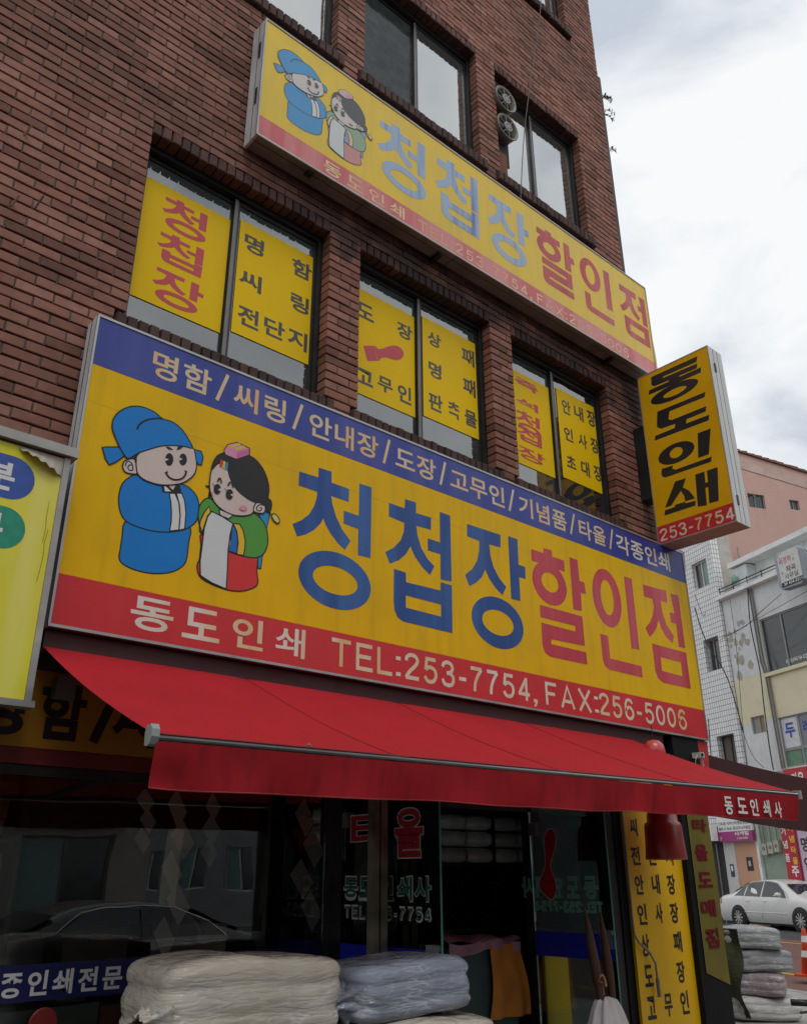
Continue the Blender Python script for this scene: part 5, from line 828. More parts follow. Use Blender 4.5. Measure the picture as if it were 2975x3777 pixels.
# side awning round the corner
SA = thing('awning', 'dark maroon awning sloping out from the side street wall', 'awning', (6.8,4.4,2.6))
obj('fabric', MB().grid(lambda u,v: (6.86+2.6*u, 3.98+3.5*v, 2.56-.10*u-.02*math.sin(math.pi*u)), 10, 6), mat('maroon awning fabric', (.05,.008,.009), .8, .2, 3), SA)
obj('valance', MB().grid(lambda u,v: (6.86+2.6*u, 3.978+.01*math.sin(u*30)*v, 2.56-.10*u-.02*math.sin(math.pi*u)-(.50+.0*u)*v), 20, 4), MATS['maroon awning fabric'], SA)
obj('front_bar', MB().tube([(9.47,3.98,2.44),(9.47,7.48,2.44)],.015,8), M_alud, SA)
obj('roller_box', MB().prism([(6.80,2.42),(6.80,2.66),(6.96,2.66),(6.93,2.42)], 3.96, 4.4), mat('red side box', (.45,.025,.02), .5, .2, 4, dirt=.3), SA)
rc = tag(obj('corner_flashing', MB().prism([(6.95,4.02),(6.955,4.42),(7.03,4.42),(7.02,4.25)], 3.97, 4.0), mat('red flashing', (.55,.06,.05), .5, .2), None), 'small red folded metal strip at the upper right end of the main sign', 'flashing')
# ================= tall yellow sign, old banner =================
Y1 = thing('vertical_sign', 'tall bright yellow printed board with black letters beside the entrance', 'sign', (6.0,4.0,0.3))
obj('board', MB().box(5.682,6.40,4.002,4.025,.35,2.35), mat('bright yellow board', (.85,.48,.004), .45, .04, 2), Y1)
fl = Flat()
for s,x0,x1,z0,z1,tr in YTXT: text(fl, s, x0, x1, z0, z1, .03)
for s,x in (('명',5.74),('함',6.22)): text(fl, s, x, x+.11, 2.06, 2.20, .03)
for s,x in (('판',5.80),('촉',6.02),('물',6.23)): text(fl, s, x, x+.11, .42, .56, .03)
flobj('lettering', fl, 'Y', 4.0, M_ink, Y1)
Y2 = thing('vertical_sign', 'faded olive banner with dark red letters hanging on the corner pillar', 'sign', (6.6,3.95,.7))
obj('banner', MB().grid(lambda u,v: (6.47+.318*u, 3.948+.004*math.sin(v*9)*u, 2.35-(1.42+.10*u)*v), 8, 20), mat('olive banner', (.15,.118,.010), .8, .2, 4, dirt=.4, dirtcol=(.07,.06,.01)), Y2)
fl = Flat(); flo = Flat()
for s,x0,x1,z0,z1,tr in OTXT: text(fl, s, x0, x1, z0, z1, .035)
flobj('lettering', fl, 'Y', 3.9415, mat('maroon banner print', (.14,.008,.015), .7, spec=.15), Y2)
# cord and conduit beside the yellow sign
tag(obj('conduit', MB().tube([(5.655,3.985,2.2),(5.655,3.985,1.35),(5.66,3.985,1.22),(5.70,3.98,1.165),(5.80,3.97,1.10),(5.85,3.965,1.03),(5.855,3.965,.93)], .008, 8), mat('grey conduit', (.28,.28,.27), .45, .2, metal=.3)), 'thin grey conduit bending across the left edge of the yellow board', 'pipe')
tag(obj('rubber_grip', MB().tube([(5.855,3.965,.935),(5.857,3.965,.82)], .014, 8), mat('grey grip', (.22,.22,.2), .6)), 'short grey sleeve at the lower end of the bent conduit', 'sleeve')
# ================= giant hanging seal stamp =================
stc = onY(2450,3110,3.78)
gs = thing('giant_stamp', 'giant red lacquered seal stamp hanging under the main sign corner', 'sign model', (stc.x,3.78,1.70))
sx, sy = stc.x, 3.78
M_lac = mat('red lacquer', (.55,.045,.04), .35, .35, 3, dirt=.3, dirtcol=(.09,.012,.01), coat=.6)
obj('block', MB().lathe([(.001,1.712),(.128,1.712),(.145,1.706),(.147,1.72),(.140,1.80),(.134,1.935),(.128,1.955),(.112,1.965),(.108,2.02),(.100,2.03),(.08,2.035)], (sx,sy,0), 40, 'z', False), M_lac, gs, True)
obj('handle', MB().lathe([(.08,2.034),(.05,2.10),(.042,2.20),(.05,2.30),(.075,2.40),(.083,2.46),(.075,2.51),(.045,2.545),(.001,2.555)], (sx,sy,0), 40, 'z', False), M_lac, gs, True)
obj('hanging_wire', MB().tube([(sx,sy,2.55),(sx,sy,2.665)], .004, 6), M_black, gs)
# ================= security camera at the awning corner =================
cc = onY(2577,2786,3.9)
ct = thing('security_camera', 'small white camera on a cable above the right end of the awning', 'camera', tuple(cc))
obj('body', MB().box(cc.x-.028,cc.x+.028,3.87,3.95,cc.z-.022,cc.z+.022), mat('off-white plastic', (.55,.53,.47), .5, .1, dirt=.3), ct)
obj('lens', MB().lathe([(.014,-.006),(.013,.0),(.001,.001)], (cc.x-.01,3.868,cc.z), 16, 'y', False), M_black, ct)
obj('arm', MB().tube([(cc.x+.02,3.9,cc.z-.02),(cc.x+.06,3.9,cc.z-.13)],.008,8), MATS['off-white plastic'], ct)
obj('cable', MB().tube([(cc.x-.025,3.9,cc.z),(cc.x-.06,3.9,cc.z-.03),(cc.x-.08,3.9,cc.z-.09),(cc.x-.04,3.9,cc.z-.13),(cc.x,3.9,cc.z-.08)],.004,6), MATS['off-white plastic'], ct)
# ================= wrapped towel bundles =================
def shell_end(r, cx, cy, z0, lx, ly, h, ca, sa):
    # twisted tail of the plastic bag at the near end
    b = MB(); y0 = r.uniform(-.2,.2)*ly; zc = h*r.uniform(.35,.6)
    def fn(u, v):
        a = 2*math.pi*v; rr = (.10*(1-u)**1.6+.018+.03*u*u)*(1+.25*math.cos(7*a)); X_ = -lx/2*.93-.07*u; Y_ = y0+rr*math.cos(a); Z_ = zc+rr*.7*math.sin(a)-.02*u
        return (cx+X_*ca-Y_*sa, cy+X_*sa+Y_*ca, z0+Z_)
    return b.grid(fn, 8, 40)
def bundle(name, label, cat, cx, cy, z0, lx, ly, h, m, group, seed, rz=0.0, parts=True):
    r = random.Random(seed); t = thing(name, label, cat, (cx,cy,z0), group, False)
    ph = [r.uniform(0,6.28) for _ in range(8)]; ca, sa = math.cos(rz), math.sin(rz); nl = 3 if h > .2 else 2
    pw = lambda q,e: math.copysign(abs(q)**e, q)
    def shell(nu, nv, sc, film):
        b = MB()
        for i in range(nv+1):
            th = -math.pi/2+math.pi*i/nv
            for k in range(nu):
                a = 2*math.pi*k/nu; c, s, ct_, st__ = math.cos(a), math.sin(a), math.cos(th), math.sin(th)
                x = pw(ct_,.25)*pw(c,.33); y = pw(ct_,.25)*pw(s,.33); z = pw(st__,.5)
                w = .018*math.sin(4*x+ph[0]+z)+.012*math.sin(8*y+3*z+ph[1])
                if not film: w += .05*(abs(math.sin((z+1)*.5*math.pi*nl))**.5-.75)+.012*math.sin(9*x+ph[2]+5*z)     # rounded edges of the folded layers
                else: w += .022+.016*abs(math.sin(5*x-3*z+ph[3]))-.014*abs(math.sin(6*y+4*z+ph[4]))+r.uniform(-.006,.008)
                tie = .05*math.exp(-((x-.1)*7)**2) if h > .2 else 0.0
                X_, Y_ = x*lx/2*(1+w)*sc, y*ly/2*(1+w-tie)*sc; Z_ = z*h/2*(1+w*.6-tie)*sc+.010*math.sin(3*x+ph[5])
                if film and x < -.9: X_ -= .03*abs(math.sin(9*y+7*z+ph[6]))
                b.v.append((cx+X_*ca-Y_*sa, cy+X_*sa+Y_*ca, z0+h/2+Z_))
        for i in range(nv):
            for k in range(nu): q = (k+1)%nu; b.f.append((i*nu+k, i*nu+q, (i+1)*nu+q, (i+1)*nu+k)); b.m.append(0)
        return b
    obj('towels', shell(130,50,.99,False), m, t, True)
    obj('gathered_end', shell_end(r, cx, cy, z0, lx, ly, h, ca, sa), m, t, True)
    return t
M_wrapfilm = glassmat('clear wrap', (.86,.86,.86), 1.6, .12)
Wc = towelcloth('wrapped cream towels', (.56,.50,.41)); Wb = towelcloth('wrapped blue-grey towels', (.27,.30,.38)); Ww = towelcloth('wrapped white towels', (.60,.59,.56)); Wg = towelcloth('wrapped grey towels', (.30,.31,.32))
gp = 'plastic-wrapped towel bundles in front of the shop window'
bundle('towel_bundle','big cream towel bundle in clear plastic, topmost at the left','towel bundle',2.00,3.26,1.045,.80,.46,.285,Wc,gp,1,.02)
bundle('towel_bundle','cream towel bundle squashed beneath the big cream one','towel bundle',2.08,3.24,.775,.84,.45,.27,Ww,gp,2,-.03)
bundle('towel_bundle','blue-grey towel bundle in shiny plastic, top of the right pile','towel bundle',2.755,3.22,1.055,.66,.44,.225,Wb,gp,3,.03)
bundle('towel_bundle','ivory towel bundle just beneath the blue-grey bundle','towel bundle',2.81,3.18,.895,.70,.45,.165,Wc,gp,4,-.06)
bundle('towel_bundle','white towel bundle third down in the right pile','towel bundle',2.78,3.22,.73,.62,.44,.17,Ww,gp,5,.04)
tb = thing('display_table', 'low plywood table holding the towel bundles', 'table', (2.45,3.25,0))
obj('table_top', MB().box(1.55,3.30,2.98,3.52,.70,.73), mat('plywood', (.22,.15,.09), .7, .25, 5), tb)
for x in (1.62,3.22):
    for y in (3.03,3.46): obj('leg', MB().box(x-.02,x+.02,y-.02,y+.02,0,.70), M_dark, tb)
# ---- inside, behind the left window ----
M_paper = mat('tan paper squares', (.86,.80,.66), .85, .1, 8); M_paper2 = mat('pale green paper squares', (.66,.76,.66), .85, .15, 8)
def streamer(x, y, ztop, zbot, s, m, label, skew, n=None):
    t = thing('paper_streamer', label, 'streamer', (x,y,zbot), 'paper streamers hanging inside the window'); n = n or int((ztop-zbot)/(s*1.15)); st = (ztop-zbot)/n
    for i in range(n):
        zc = ztop-(i+.5)*st; xx = x+skew*(i%2-.5)*s*.5+rnd.uniform(-.006,.006); h = st*.66; w = s*rnd.uniform(.5,.7)
        obj('paper', MB().quad((xx-w,y+rnd.uniform(-.01,.01),zc+h*.2*skew),(xx+.01,y,zc-h),(xx+w,y+rnd.uniform(-.01,.01),zc-h*.2*skew),(xx-.01,y,zc+h)), m, t)
    obj('string', MB().tube([(x,y+.004,zbot),(x,y+.004,2.6)],.0015,4), M_black, t)
streamer(2.15,4.12,1.99,1.27,.105,M_paper,'long zigzag tan paper streamer behind the blue-striped window',1)
streamer(2.33,4.125,1.99,1.66,.09,M_paper2,'short diamond paper streamer in the middle of the window',0)
streamer(2.93,4.12,1.98,1.36,.13,M_paper,'wide tan paper streamer nearest the glass door',1,4)
streamer(1.97,4.13,1.99,1.72,.075,M_paper2,'small pale green streamer furthest left in the window',.5)
sh = thing('shelf_unit', 'dim shelf of stacked coloured packets at the far left inside the window', 'shelf', (1.0,4.6,0))
obj('frame', MB().box(.62,.65,4.45,4.85,0.02,2.1).box(1.49,1.52,4.45,4.85,0.02,2.1).box(.65,1.49,4.45,4.85,1.12,1.14).box(.65,1.49,4.45,4.85,1.76,1.78), M_dark, sh)
for i,(z,h,c) in enumerate(((1.15,.13,(.16,.17,.15)),(1.285,.10,(.22,.20,.15)),(1.39,.12,(.20,.18,.14)),(1.515,.10,(.13,.13,.12)),(1.64,.08,(.30,.22,.02)),(1.79,.07,(.25,.20,.12)),(1.865,.09,(.30,.10,.11)),(1.96,.07,(.22,.12,.13)))):
    tag(obj('packet', MB().box(.68+rnd.uniform(0,.03),1.47-rnd.uniform(0,.05),4.47,4.8,z,z+h-.006,.004), mat('packet paint %d'%i, c, .6, .25, 9)), ['grey-green paper packet at the bottom of the window shelf','beige packet second from the bottom of the window shelf','straw-coloured packet third from the bottom of the window shelf','dark grey packet below the yellow one on the window shelf','yellow packet on the window shelf','tan packet under the pink ones on the window shelf','pink packet on the upper window shelf','topmost mauve packet on the upper window shelf'][i], 'packet', 'packets on the window shelf')
for i,(x0,x1,y,z0,z1,c,lab) in enumerate(((1.80,2.12,4.5,1.0,1.37,(.20,.19,.15),'cream carton behind the window left of the tan streamer'),(1.50,1.74,4.6,1.0,1.33,(.12,.15,.14),'grey-green wrapped parcel behind the window'),(2.45,2.92,4.9,1.0,1.36,(.26,.25,.19),'wide beige carton in the shop behind the blue stripe'),(1.30,1.42,4.35,1.0,1.36,(.19,.19,.09),'narrow yellowish carton at the left window edge'))):
    t = tag(obj('carton', MB().box(x0,x1,y,y+.3,z0,z1,.006), mat('carton %d'%i, c, .8, .2, 7)), lab, 'carton', 'cartons inside the window')
tag(obj('window_bench', MB().box(.6,3.0,4.34,5.3,.96,.995), mat('bench top', (.09,.07,.06), .7, .3, 4)), 'dark bench top behind the shop window carrying the cartons', 'bench')
for i,(x0,x1,c,lab) in enumerate(((1.86,2.42,(.17,.055,.045),'folded red-brown blanket low inside the window'),(1.1,1.84,(.13,.15,.13),'folded grey-green blanket low inside the left window'))):
    tag(obj('folded_blanket', MB().box(x0,x1,4.13,4.33,.90,1.09,.01), mat('blanket %d'%i, c, .9, .3, 8)), lab, 'blanket', 'folded blankets low inside the window')
fl = MB().lathe([(.001,0),(.055,0),(.06,.003),(.06,.006)], (1.585,4.07,1.045), 28, 'y', False); tag(obj('round_sticker', fl, mat('red sticker', (.18,.012,.012), .5)), 'dark red round sticker low on the shop window', 'sticker')
# ---- inside the doorway ----
shb = thing('towel_rack', 'rack of clear-wrapped white towel packs deep inside the doorway', 'shelf', (5.0,5.7,0))
rk = MB()
for z in (.30,.78,1.24,1.69,2.09,2.5): rk.box(3.6,6.3,5.05,5.45,z-.02,z)
for x in (3.6,4.5,5.4,6.3): rk.box(x-.015,x+.015,5.05,5.45,.02,2.6)
rk.box(3.6,6.3,5.45,5.47,.02,2.6)
obj('frame', rk, M_dark, shb)
M_pk = mat('wrapped white packs', (.80,.85,.85), .35, .2, 8, coat=.5, perobj=.25)
def pack(x0, x1, z0, z1):
    def fn(u, v):
        a = 2*math.pi*v; c, s_ = math.cos(a), math.sin(a); pw = lambda q: math.copysign(abs(q)**.55, q); e = 1-.25*abs(2*u-1)**6
        return (x0+(x1-x0)*u, 5.17+.14*pw(c)*e, (z0+z1)/2+(z1-z0)/2*pw(s_)*e)
    return MB().grid(fn, 6, 12)
for zi, z in enumerate((1.692,2.092)):
    for r_ in range(3):
        for xi in range(9):
            x = 3.63+xi*.297; tag(obj('towel_pack', pack(x, x+.285, z+r_*.122, z+r_*.122+.118), M_pk, None, True), 'white towel pack wrapped in clear plastic on the rack inside the doorway', 'towel pack', 'wrapped towel packs on the inner rack')
cb = thing('counter', 'dark green counter just inside the open glass doors', 'counter', (4.6,4.55,0))
obj('body', MB().box(3.965,4.56,4.12,4.6,.02,1.20), mat('dark green counter', (.045,.075,.075), .6, .2), cb)
M_or = mat('orange cloth', (.60,.22,.03), .85, .25, 7, bump=.5, bscale=18); M_pu = mat('mauve cloth', (.42,.22,.29), .85, .25, 7, bump=.5, bscale=18)
tag(obj('orange_cloth', MB().grid(lambda u,v: (4.30+.26*u+.03*v*math.sin(4*v)+.12*v*u, 4.105-.02*math.sin(u*12)*v-.015, 1.21-.40*v), 20, 16), M_or), 'orange cloth draped down the front of the dark counter', 'cloth')
mvt = thing('mauve_cloth', 'rumpled mauve cloth heaped on top of the dark counter', 'cloth', (4.4,4.4,1.1)); (obj('cloth_top', MB().grid(lambda u,v: (3.94+.64*u, 4.08+.5*v, 1.205+.010*math.sin(u*13+v*5)+.012*math.sin(v*14)+.03), 24, 12), M_pu, mvt))
(obj('cloth_front', MB().grid(lambda u,v: (3.95+.62*u, 4.09-.01*math.sin(u*21), 1.235-.06*v-.015*math.sin(u*8)), 24, 4), M_pu, mvt))
tag(obj('yellow_panel', MB().box(4.715,4.945,4.015,4.032,.02,1.142), mat('yellow panel', (.75,.52,.01), .6, .12, 3)), 'plain yellow panel leaning behind the right glass door leaf', 'panel')
# umbrellas
def umbrella_long(p0, p1, label):
    t = thing('umbrella', label, 'umbrella', p0, 'closed brown umbrellas by the right door leaf'); a, b = Vector(p0), Vector(p1); d = b-a
    pts = [a+d*k for k in (0,.12,.3,.5,.7,.9,1)]; m_ = MB()
    b0 = 0; rs = (.006,.012,.022,.028,.027,.02,.012)
    for i in range(len(pts)-1): m_.tube([pts[i],pts[i+1]], rs[i], 10, False, rs[i+1])
    obj('canopy', m_, mat('brown umbrella cloth', (.085,.035,.018), .7, .3, 9), t, True)
    h = [b, b+Vector((.0,0,-.05)), b+Vector((.01,0,-.09)), b+Vector((.035,0,-.105)), b+Vector((.055,0,-.08))]; obj('handle', MB().tube(h,.008,8), mat('bamboo handle', (.40,.17,.08), .5, .2), t, True)
    return t
umbrella_long(tuple(onY(2154,3345,3.42)), tuple(onY(2222,3722,3.36)), 'left closed brown umbrella leaning point-up by the right door leaf')
umbrella_long(tuple(onY(2212,3365,3.44)), tuple(onY(2262,3715,3.40)), 'right closed brown umbrella leaning by the right door leaf')
ju = onY(2218,3632,3.34)
t = thing('umbrella', 'white flowered umbrella hanging half folded below the brown umbrellas', 'umbrella', tuple(ju)); c0 = onY(2226,3700,3.36)
def wu(u, v):
    a = 2*math.pi*u; r = .02+.15*v**.45*(1+.14*math.cos(8*a)); return (c0.x+.02+r*math.cos(a), c0.y+r*math.sin(a)*.6, c0.z+.03-.30*v+.03*abs(math.cos(4*a))*(v>.0)*v**.3)
obj('canopy', MB().grid(wu, 48, 10), mat('white flowered cloth', (.55,.52,.52), .7, .1, 12, dirt=.35, dirtcol=(.50,.25,.30)), t, True)
for k in range(8): a = 2*math.pi*k/8; obj('rib', MB().tube([wu(k/8,.0), wu(k/8,.5), wu(k/8,1.0)],.003,5), M_alu, t)
obj('handle', MB().tube([c0+Vector((0,0,.04)), c0+Vector((-.004,0,.10)), ju+Vector((-.02,0,.02)), ju+Vector((-.01,0,.045)), ju+Vector((.015,0,.045)), ju+Vector((.03,0,.02)), ju+Vector((.035,0,-.01))],.008,8), MATS['bamboo handle'], t, True)
# ================= cables and wires on the facade =================
def wire(pts, r, label, m=M_black, sm=True):
    q = []
    if sm and len(pts) > 2:
        P = [pts[0]]+list(pts)+[pts[-1]]
        for i in range(1, len(P)-2):
            for k in range(6):
                t = k/6; q.append(tuple(0.5*((2*P[i][j])+(-P[i-1][j]+P[i+1][j])*t+(2*P[i-1][j]-5*P[i][j]+4*P[i+1][j]-P[i+2][j])*t*t+(-P[i-1][j]+3*P[i][j]-3*P[i+1][j]+P[i+2][j])*t**3) for j in range(3)))
        q.append(tuple(pts[-1]))
    else: q = pts
    return tag(obj('cable', MB().tube(q, r, 6), m), label, 'cable')
M_cab = mat('brown cable', (.10,.085,.07), .6, .2)
wire([(5.70,4.02,11.3),(5.62,3.98,10.75),(5.45,3.98,9.9),(5.28,3.97,9.2),(5.10,3.97,8.3),(4.965,3.96,7.42)], .0045, 'long thin cable hanging slantwise down the facade to the upper sign', M_cab)
wire([(5.62,4.03,11.2),(5.52,4.02,10.92),(5.35,4.03,10.62),(5.12,4.05,10.52),(4.90,4.07,10.66)], .008, 'tan cable drooping in a loop below the top window', mat('tan cable', (.30,.26,.20), .6))
tag(obj('masonry_anchor', MB().tube([(.92,4.09,4.98),(.94,4.04,5.05)],.006,6), M_cab), 'rusty anchor pin sticking from the brickwork at the left edge', 'anchor', 'rusty pins in the left brickwork')
for i,(px,py) in enumerate(((108,476),(62,735))):
    p = onY(px,py,4.06); tag(obj('masonry_anchor', MB().tube([(p.x-.012,4.09,p.z-.03),(p.x+.006,4.045,p.z+.02)],.006,6), mat('pale pin', (.28,.20,.14), .6)), ['upper rusty pin sticking out of the brickwork left of the window','lower rusty pin sticking out of the brickwork left of the window'][i], 'anchor', 'rusty pins in the left brickwork')
# weeds growing from the side wall
def weed(x, y, z, n, label):
    t = thing('weed', label, 'plant', (x,y,z), 'weeds growing from the side wall'); st = MB(); lv = MB(); r = random.Random(int(z*100))
    for i in range(n):
        p = Vector((x,y,z+i*.02)); d = Vector((1,r.uniform(-.3,.3),r.uniform(-.3,.5))).normalized(); pts = [p]
        for k in range(5): d = (d+Vector((0,0,r.uniform(-.1,.25)))).normalized(); p = p+d*r.uniform(.035,.06); pts.append(p)
        st.tube(pts,.003,4)
        for q in pts[2:]:
            for _ in range(4):
                a = Vector((r.uniform(-1,1),r.uniform(-1,1),r.uniform(-1,1))).normalized(); b = a.cross(Vector((0,0,1))).normalized()*.008; lv.quad(q, q+a*.02+b, q+a*.045, q+a*.02-b)
    obj('stem', st, M_cab, t); obj('leaf', lv, mat('dry weed leaf', (.10,.045,.035), .8, .3), t)
weed(6.87,4.14,10.36,3,'spindly reddish weed on the side wall near the top'); weed(6.87,4.15,10.14,2,'small weed just below the spindly one on the side wall'); weed(6.87,4.14,9.55,1,'lowest tiny weed on the side wall')
# ================= far side of the street =================
def local_thing(name, label, cat, s, n, z=0.0, group=None, rot=FROT): return thing(name, label, cat, far(s,n,z), group, True, rot)
def wall_holes(x0, x1, z0, z1, y0, y1, holes):
    """wall in local x,z with rectangular holes (xa,xb,za,zb)"""
    m_ = MB(); xs = sorted({x0,x1}|{h[0] for h in holes}|{h[1] for h in holes}); zs = sorted({z0,z1}|{h[2] for h in holes}|{h[3] for h in holes})
    xs = [x for x in xs if x0 <= x <= x1]; zs = [z for z in zs if z0 <= z <= z1]
    for a,b in zip(xs[:-1],xs[1:]):
        run = None
        for c,d in zip(zs[:-1],zs[1:]):
            if any(h[0] <= a+1e-6 and b <= h[1]+1e-6 and h[2] <= c+1e-6 and d <= h[3]+1e-6 for h in holes):
                if run: m_.box(a,b,y0,y1,run[0],run[1]); run = None
            else: run = (run[0] if run else c, d)
        if run: m_.box(a,b,y0,y1,run[0],run[1])
    return m_
M_fgl = mat('far window glass', (.03,.04,.045), .12, .3, 2, spec=.8); M_fgl2 = mat('green curtain glass', (.13,.25,.24), .25, .15, 2, spec=.7)
M_wfr = mat('white window frame', (.62,.62,.60), .5, .05); M_stf = mat('old steel window frame', (.28,.28,.26), .5, .2)
def fwin(par, x0, x1, z0, z1, y=.12, fr=M_wfr, panes=((0,.5,M_fgl),(.5,1,M_fgl2)), fw=.05):
    m_ = MB().box(x0,x1,y,y+.06,z0,z0+fw).box(x0,x1,y,y+.06,z1-fw,z1).box(x0,x0+fw,y,y+.06,z0+fw,z1-fw).box(x1-fw,x1,y,y+.06,z0+fw,z1-fw)
    for a,b,_ in panes[1:]: xx = x0+(x1-x0)*a; m_.box(xx-fw/2,xx+fw/2,y-.01,y+.05,z0+fw,z1-fw)
    w = obj('window', m_, fr, par); ORG[w.name] = Vector((0,0,0))
    for a,b,mm in panes: obj('pane', MB().box(x0+(x1-x0)*a+.02,x0+(x1-x0)*b-.02,y+.03,y+.04,z0+.02,z1-.02), mm, w)
    return w
# tiled stair tower
m_, N_, L_, P_ = nm('white oblong tiles'); geo = N_.new('ShaderNodeTexCoord'); sx_ = N_.new('ShaderNodeSeparateXYZ'); cx_ = N_.new('ShaderNodeCombineXYZ'); br = N_.new('ShaderNodeTexBrick')
L_.new(geo.outputs['Object'], sx_.inputs[0]); adx = N_.new('ShaderNodeMath'); L_.new(sx_.outputs['X'], adx.inputs[0]); L_.new(sx_.outputs['Y'], adx.inputs[1]); L_.new(adx.outputs[0], cx_.inputs['X']); L_.new(sx_.outputs['Z'], cx_.inputs['Y'])
br.offset = 0.0; br.inputs['Scale'].default_value = 1; br.inputs['Brick Width'].default_value = .125; br.inputs['Row Height'].default_value = .2; br.inputs['Mortar Size'].default_value = .0085
br.inputs['Color1'].default_value = (.78,.79,.78,1); br.inputs['Color2'].default_value = (.70,.715,.715,1); br.inputs['Mortar'].default_value = (.05,.05,.055,1)
L_.new(cx_.outputs[0], br.inputs['Vector']); L_.new(br.outputs['Color'], P_.inputs['Base Color']); P_.inputs['Roughness'].default_value = .35; M_tile = m_
M_plw_ = mat('tower side plaster', (.50,.46,.42), .85, .1, 2, dirt=.3); TT = local_thing('tiled_building', 'narrow stair tower faced with white oblong tiles behind the blade sign', 'building', 0, 0)
TW = [(-1.33,-.40,12.42,13.53),(-1.26,-.365,9.0,10.29),(-1.29,-.31,5.45,6.52)]
obj('wall', wall_holes(-7,0.0,0,17.2,-.12,.25,TW), M_tile, TT)
obj('side_return', MB().box(-6.9,-.05,.26,.9,0,17.1), M_plw_, TT)
fwin(TT,*TW[0],.02); fwin(TT,*TW[1],.12,M_stf,((0,.35,M_fgl),(.35,.7,M_fgl),(.7,1,M_fgl))); fwin(TT,*TW[2],.12,M_dark,((0,.5,mat('brown louvre', (.12,.10,.08), .7)),(.5,1,mat('brown louvre', (.12,.10,.08), .7))))
# white plastered building
M_plw = mat('chipped pale blue-white plaster', (.70,.72,.73), .85, .1, 1.2, dirt=.4, dirtcol=(.42,.42,.38), streak=.3)
M_ply = mat('cream painted plaster', (.74,.68,.48), .85, .08, 1.5, dirt=.2, dirtcol=(.5,.46,.35)); M_plg = mat('grey-green painted plaster', (.30,.38,.30), .85, .15, 2, dirt=.5, dirtcol=(.40,.45,.40))
M_cap = mat('white coping', (.80,.81,.80), .8, .1, 2, dirt=.2)
WB = local_thing('plaster_building', 'chipped white and cream plaster house with a roof terrace railing', 'building', .02, 0)
BW = (1.80,6.5,8.33,10.33); SWn = (.55,1.25,6.34,6.95); DW = (1.9,6.2,5.02,6.72)
obj('wall', wall_holes(.0,9,8.42,11.58,0,.3,[BW]), M_plw, WB); obj('cream_wall', wall_holes(.0,9,6.75,8.418,0.001,.3,[BW,SWn,DW]), M_ply, WB); obj('lower_wall', wall_holes(.0,9,4.95,6.748,.002,.3,[SWn,DW]), M_plw, WB)
obj('ledge', MB().box(-.02,9,-.28,.6,11.58,11.72), M_cap, WB); obj('core', MB().box(0.05,9,.9,7,0,12.6), M_room, WB)
obj('setback_wall', wall_holes(1.5,9,11.72,12.72,.55,.8,[(2.6,3.75,11.72,12.5)]), M_cap, WB); obj('corner_pier', MB().box(.7,1.5,.1,.8,11.72,12.66), M_plw, WB)
obj('roof_coping', MB().box(.62,9,-.02,1.0,12.72,12.92), M_cap, WB)
fwin(WB,2.6,3.75,11.72,12.5,.6); fwin(WB,BW[0],BW[1],BW[2],BW[3],.05,M_stf,((0,.22,M_fgl),(.22,.62,M_fgl),(.62,1,M_fgl)),.06)
obj('window_sill', MB().box(1.72,6.6,-.12,.05,8.20,8.325), M_ply, WB)
fwin(WB,*SWn,.06,M_stf,((0,.55,mat('frosted far pane', (.26,.30,.26), .5)),(.55,1,mat('rusty far pane', (.30,.22,.12), .6))))
M_sheet = mat('white window sheet', (.66,.68,.72), .6)
fwin(WB,DW[0],2.75,5.62,DW[3],.05,M_stf,((0,1,M_sheet),),.05); fwin(WB,2.75,4.4,5.62,DW[3],.05,M_stf,((0,1,mat('grey window sheet', (.22,.23,.27), .5)),),.05)
fwin(WB,DW[0],2.75,5.02,5.62,.05,M_stf,((0,.9,mat('green window film', (.13,.27,.17), .5)),),.05); fwin(WB,2.75,4.4,5.02,5.62,.05,M_stf,((0,.9,mat('teal window film', (.14,.33,.30), .5)),),.05)
fl = Flat(); text(fl,'두',2.08,2.55,6.0,6.5,.03); text(fl,'레',2.92,3.3,6.05,6.5,.03); flobj('window_lettering', fl, 'Y', .07, mat('blue window letters', (.03,.07,.35), .5), WB)
fl = Flat(); text(fl,'SEO JUNG HA COMPOSITION',2.7,4.35,8.47,8.64,.02); flobj('window_lettering', fl, 'Y', .07, M_white, WB)
rl = MB()
rl.tube([(.2,-.24,11.96),(9,-.24,11.96)],.022,6).tube([(.2,-.24,11.84),(9,-.24,11.84)],.015,6)
for i in range(12): rl.tube([(.25+i*.78,-.24,11.72),(.25+i*.78,-.24,12.02)],.018,6)
obj('railing', rl, M_black, WB)
dp = MB()
for x,a in ((1.62,.0),(1.75,.0)): dp.tube([(x,-.06,11.55),(x,-.06,8.8),(x+.12,-.06,8.2),(x+.15,-.06,5.0)],.03,6)
obj('downpipe', dp, M_alud, WB)
obj('ventilator', MB().lathe([(.06,.0),(.06,.12),(.12,.14),(.12,.3),(.06,.42),(.001,.44)],(.95,-.05,11.95),12), mat('green ventilator', (.18,.36,.25), .5), WB)
pat = MB()
for k in range(26):
    x = .1+rnd.random()*.95; z = 8.5+rnd.random()**1.5*2.2; r = rnd.uniform(.05,.2); n = 9
    b = len(pat.v); pat.v += [(x+r*rnd.uniform(.5,1)*math.cos(6.28*i/n), -.003-.0003*k, z+r*1.2*rnd.uniform(.5,1)*math.sin(6.28*i/n)) for i in range(n)]; pat.f.append(tuple(range(b,b+n))); pat.m.append(0)
o = obj('flaked_patch', pat, mat('flaked plaster', (.42,.40,.33), .9, .2), WB); o['kind'] = 'stuff'
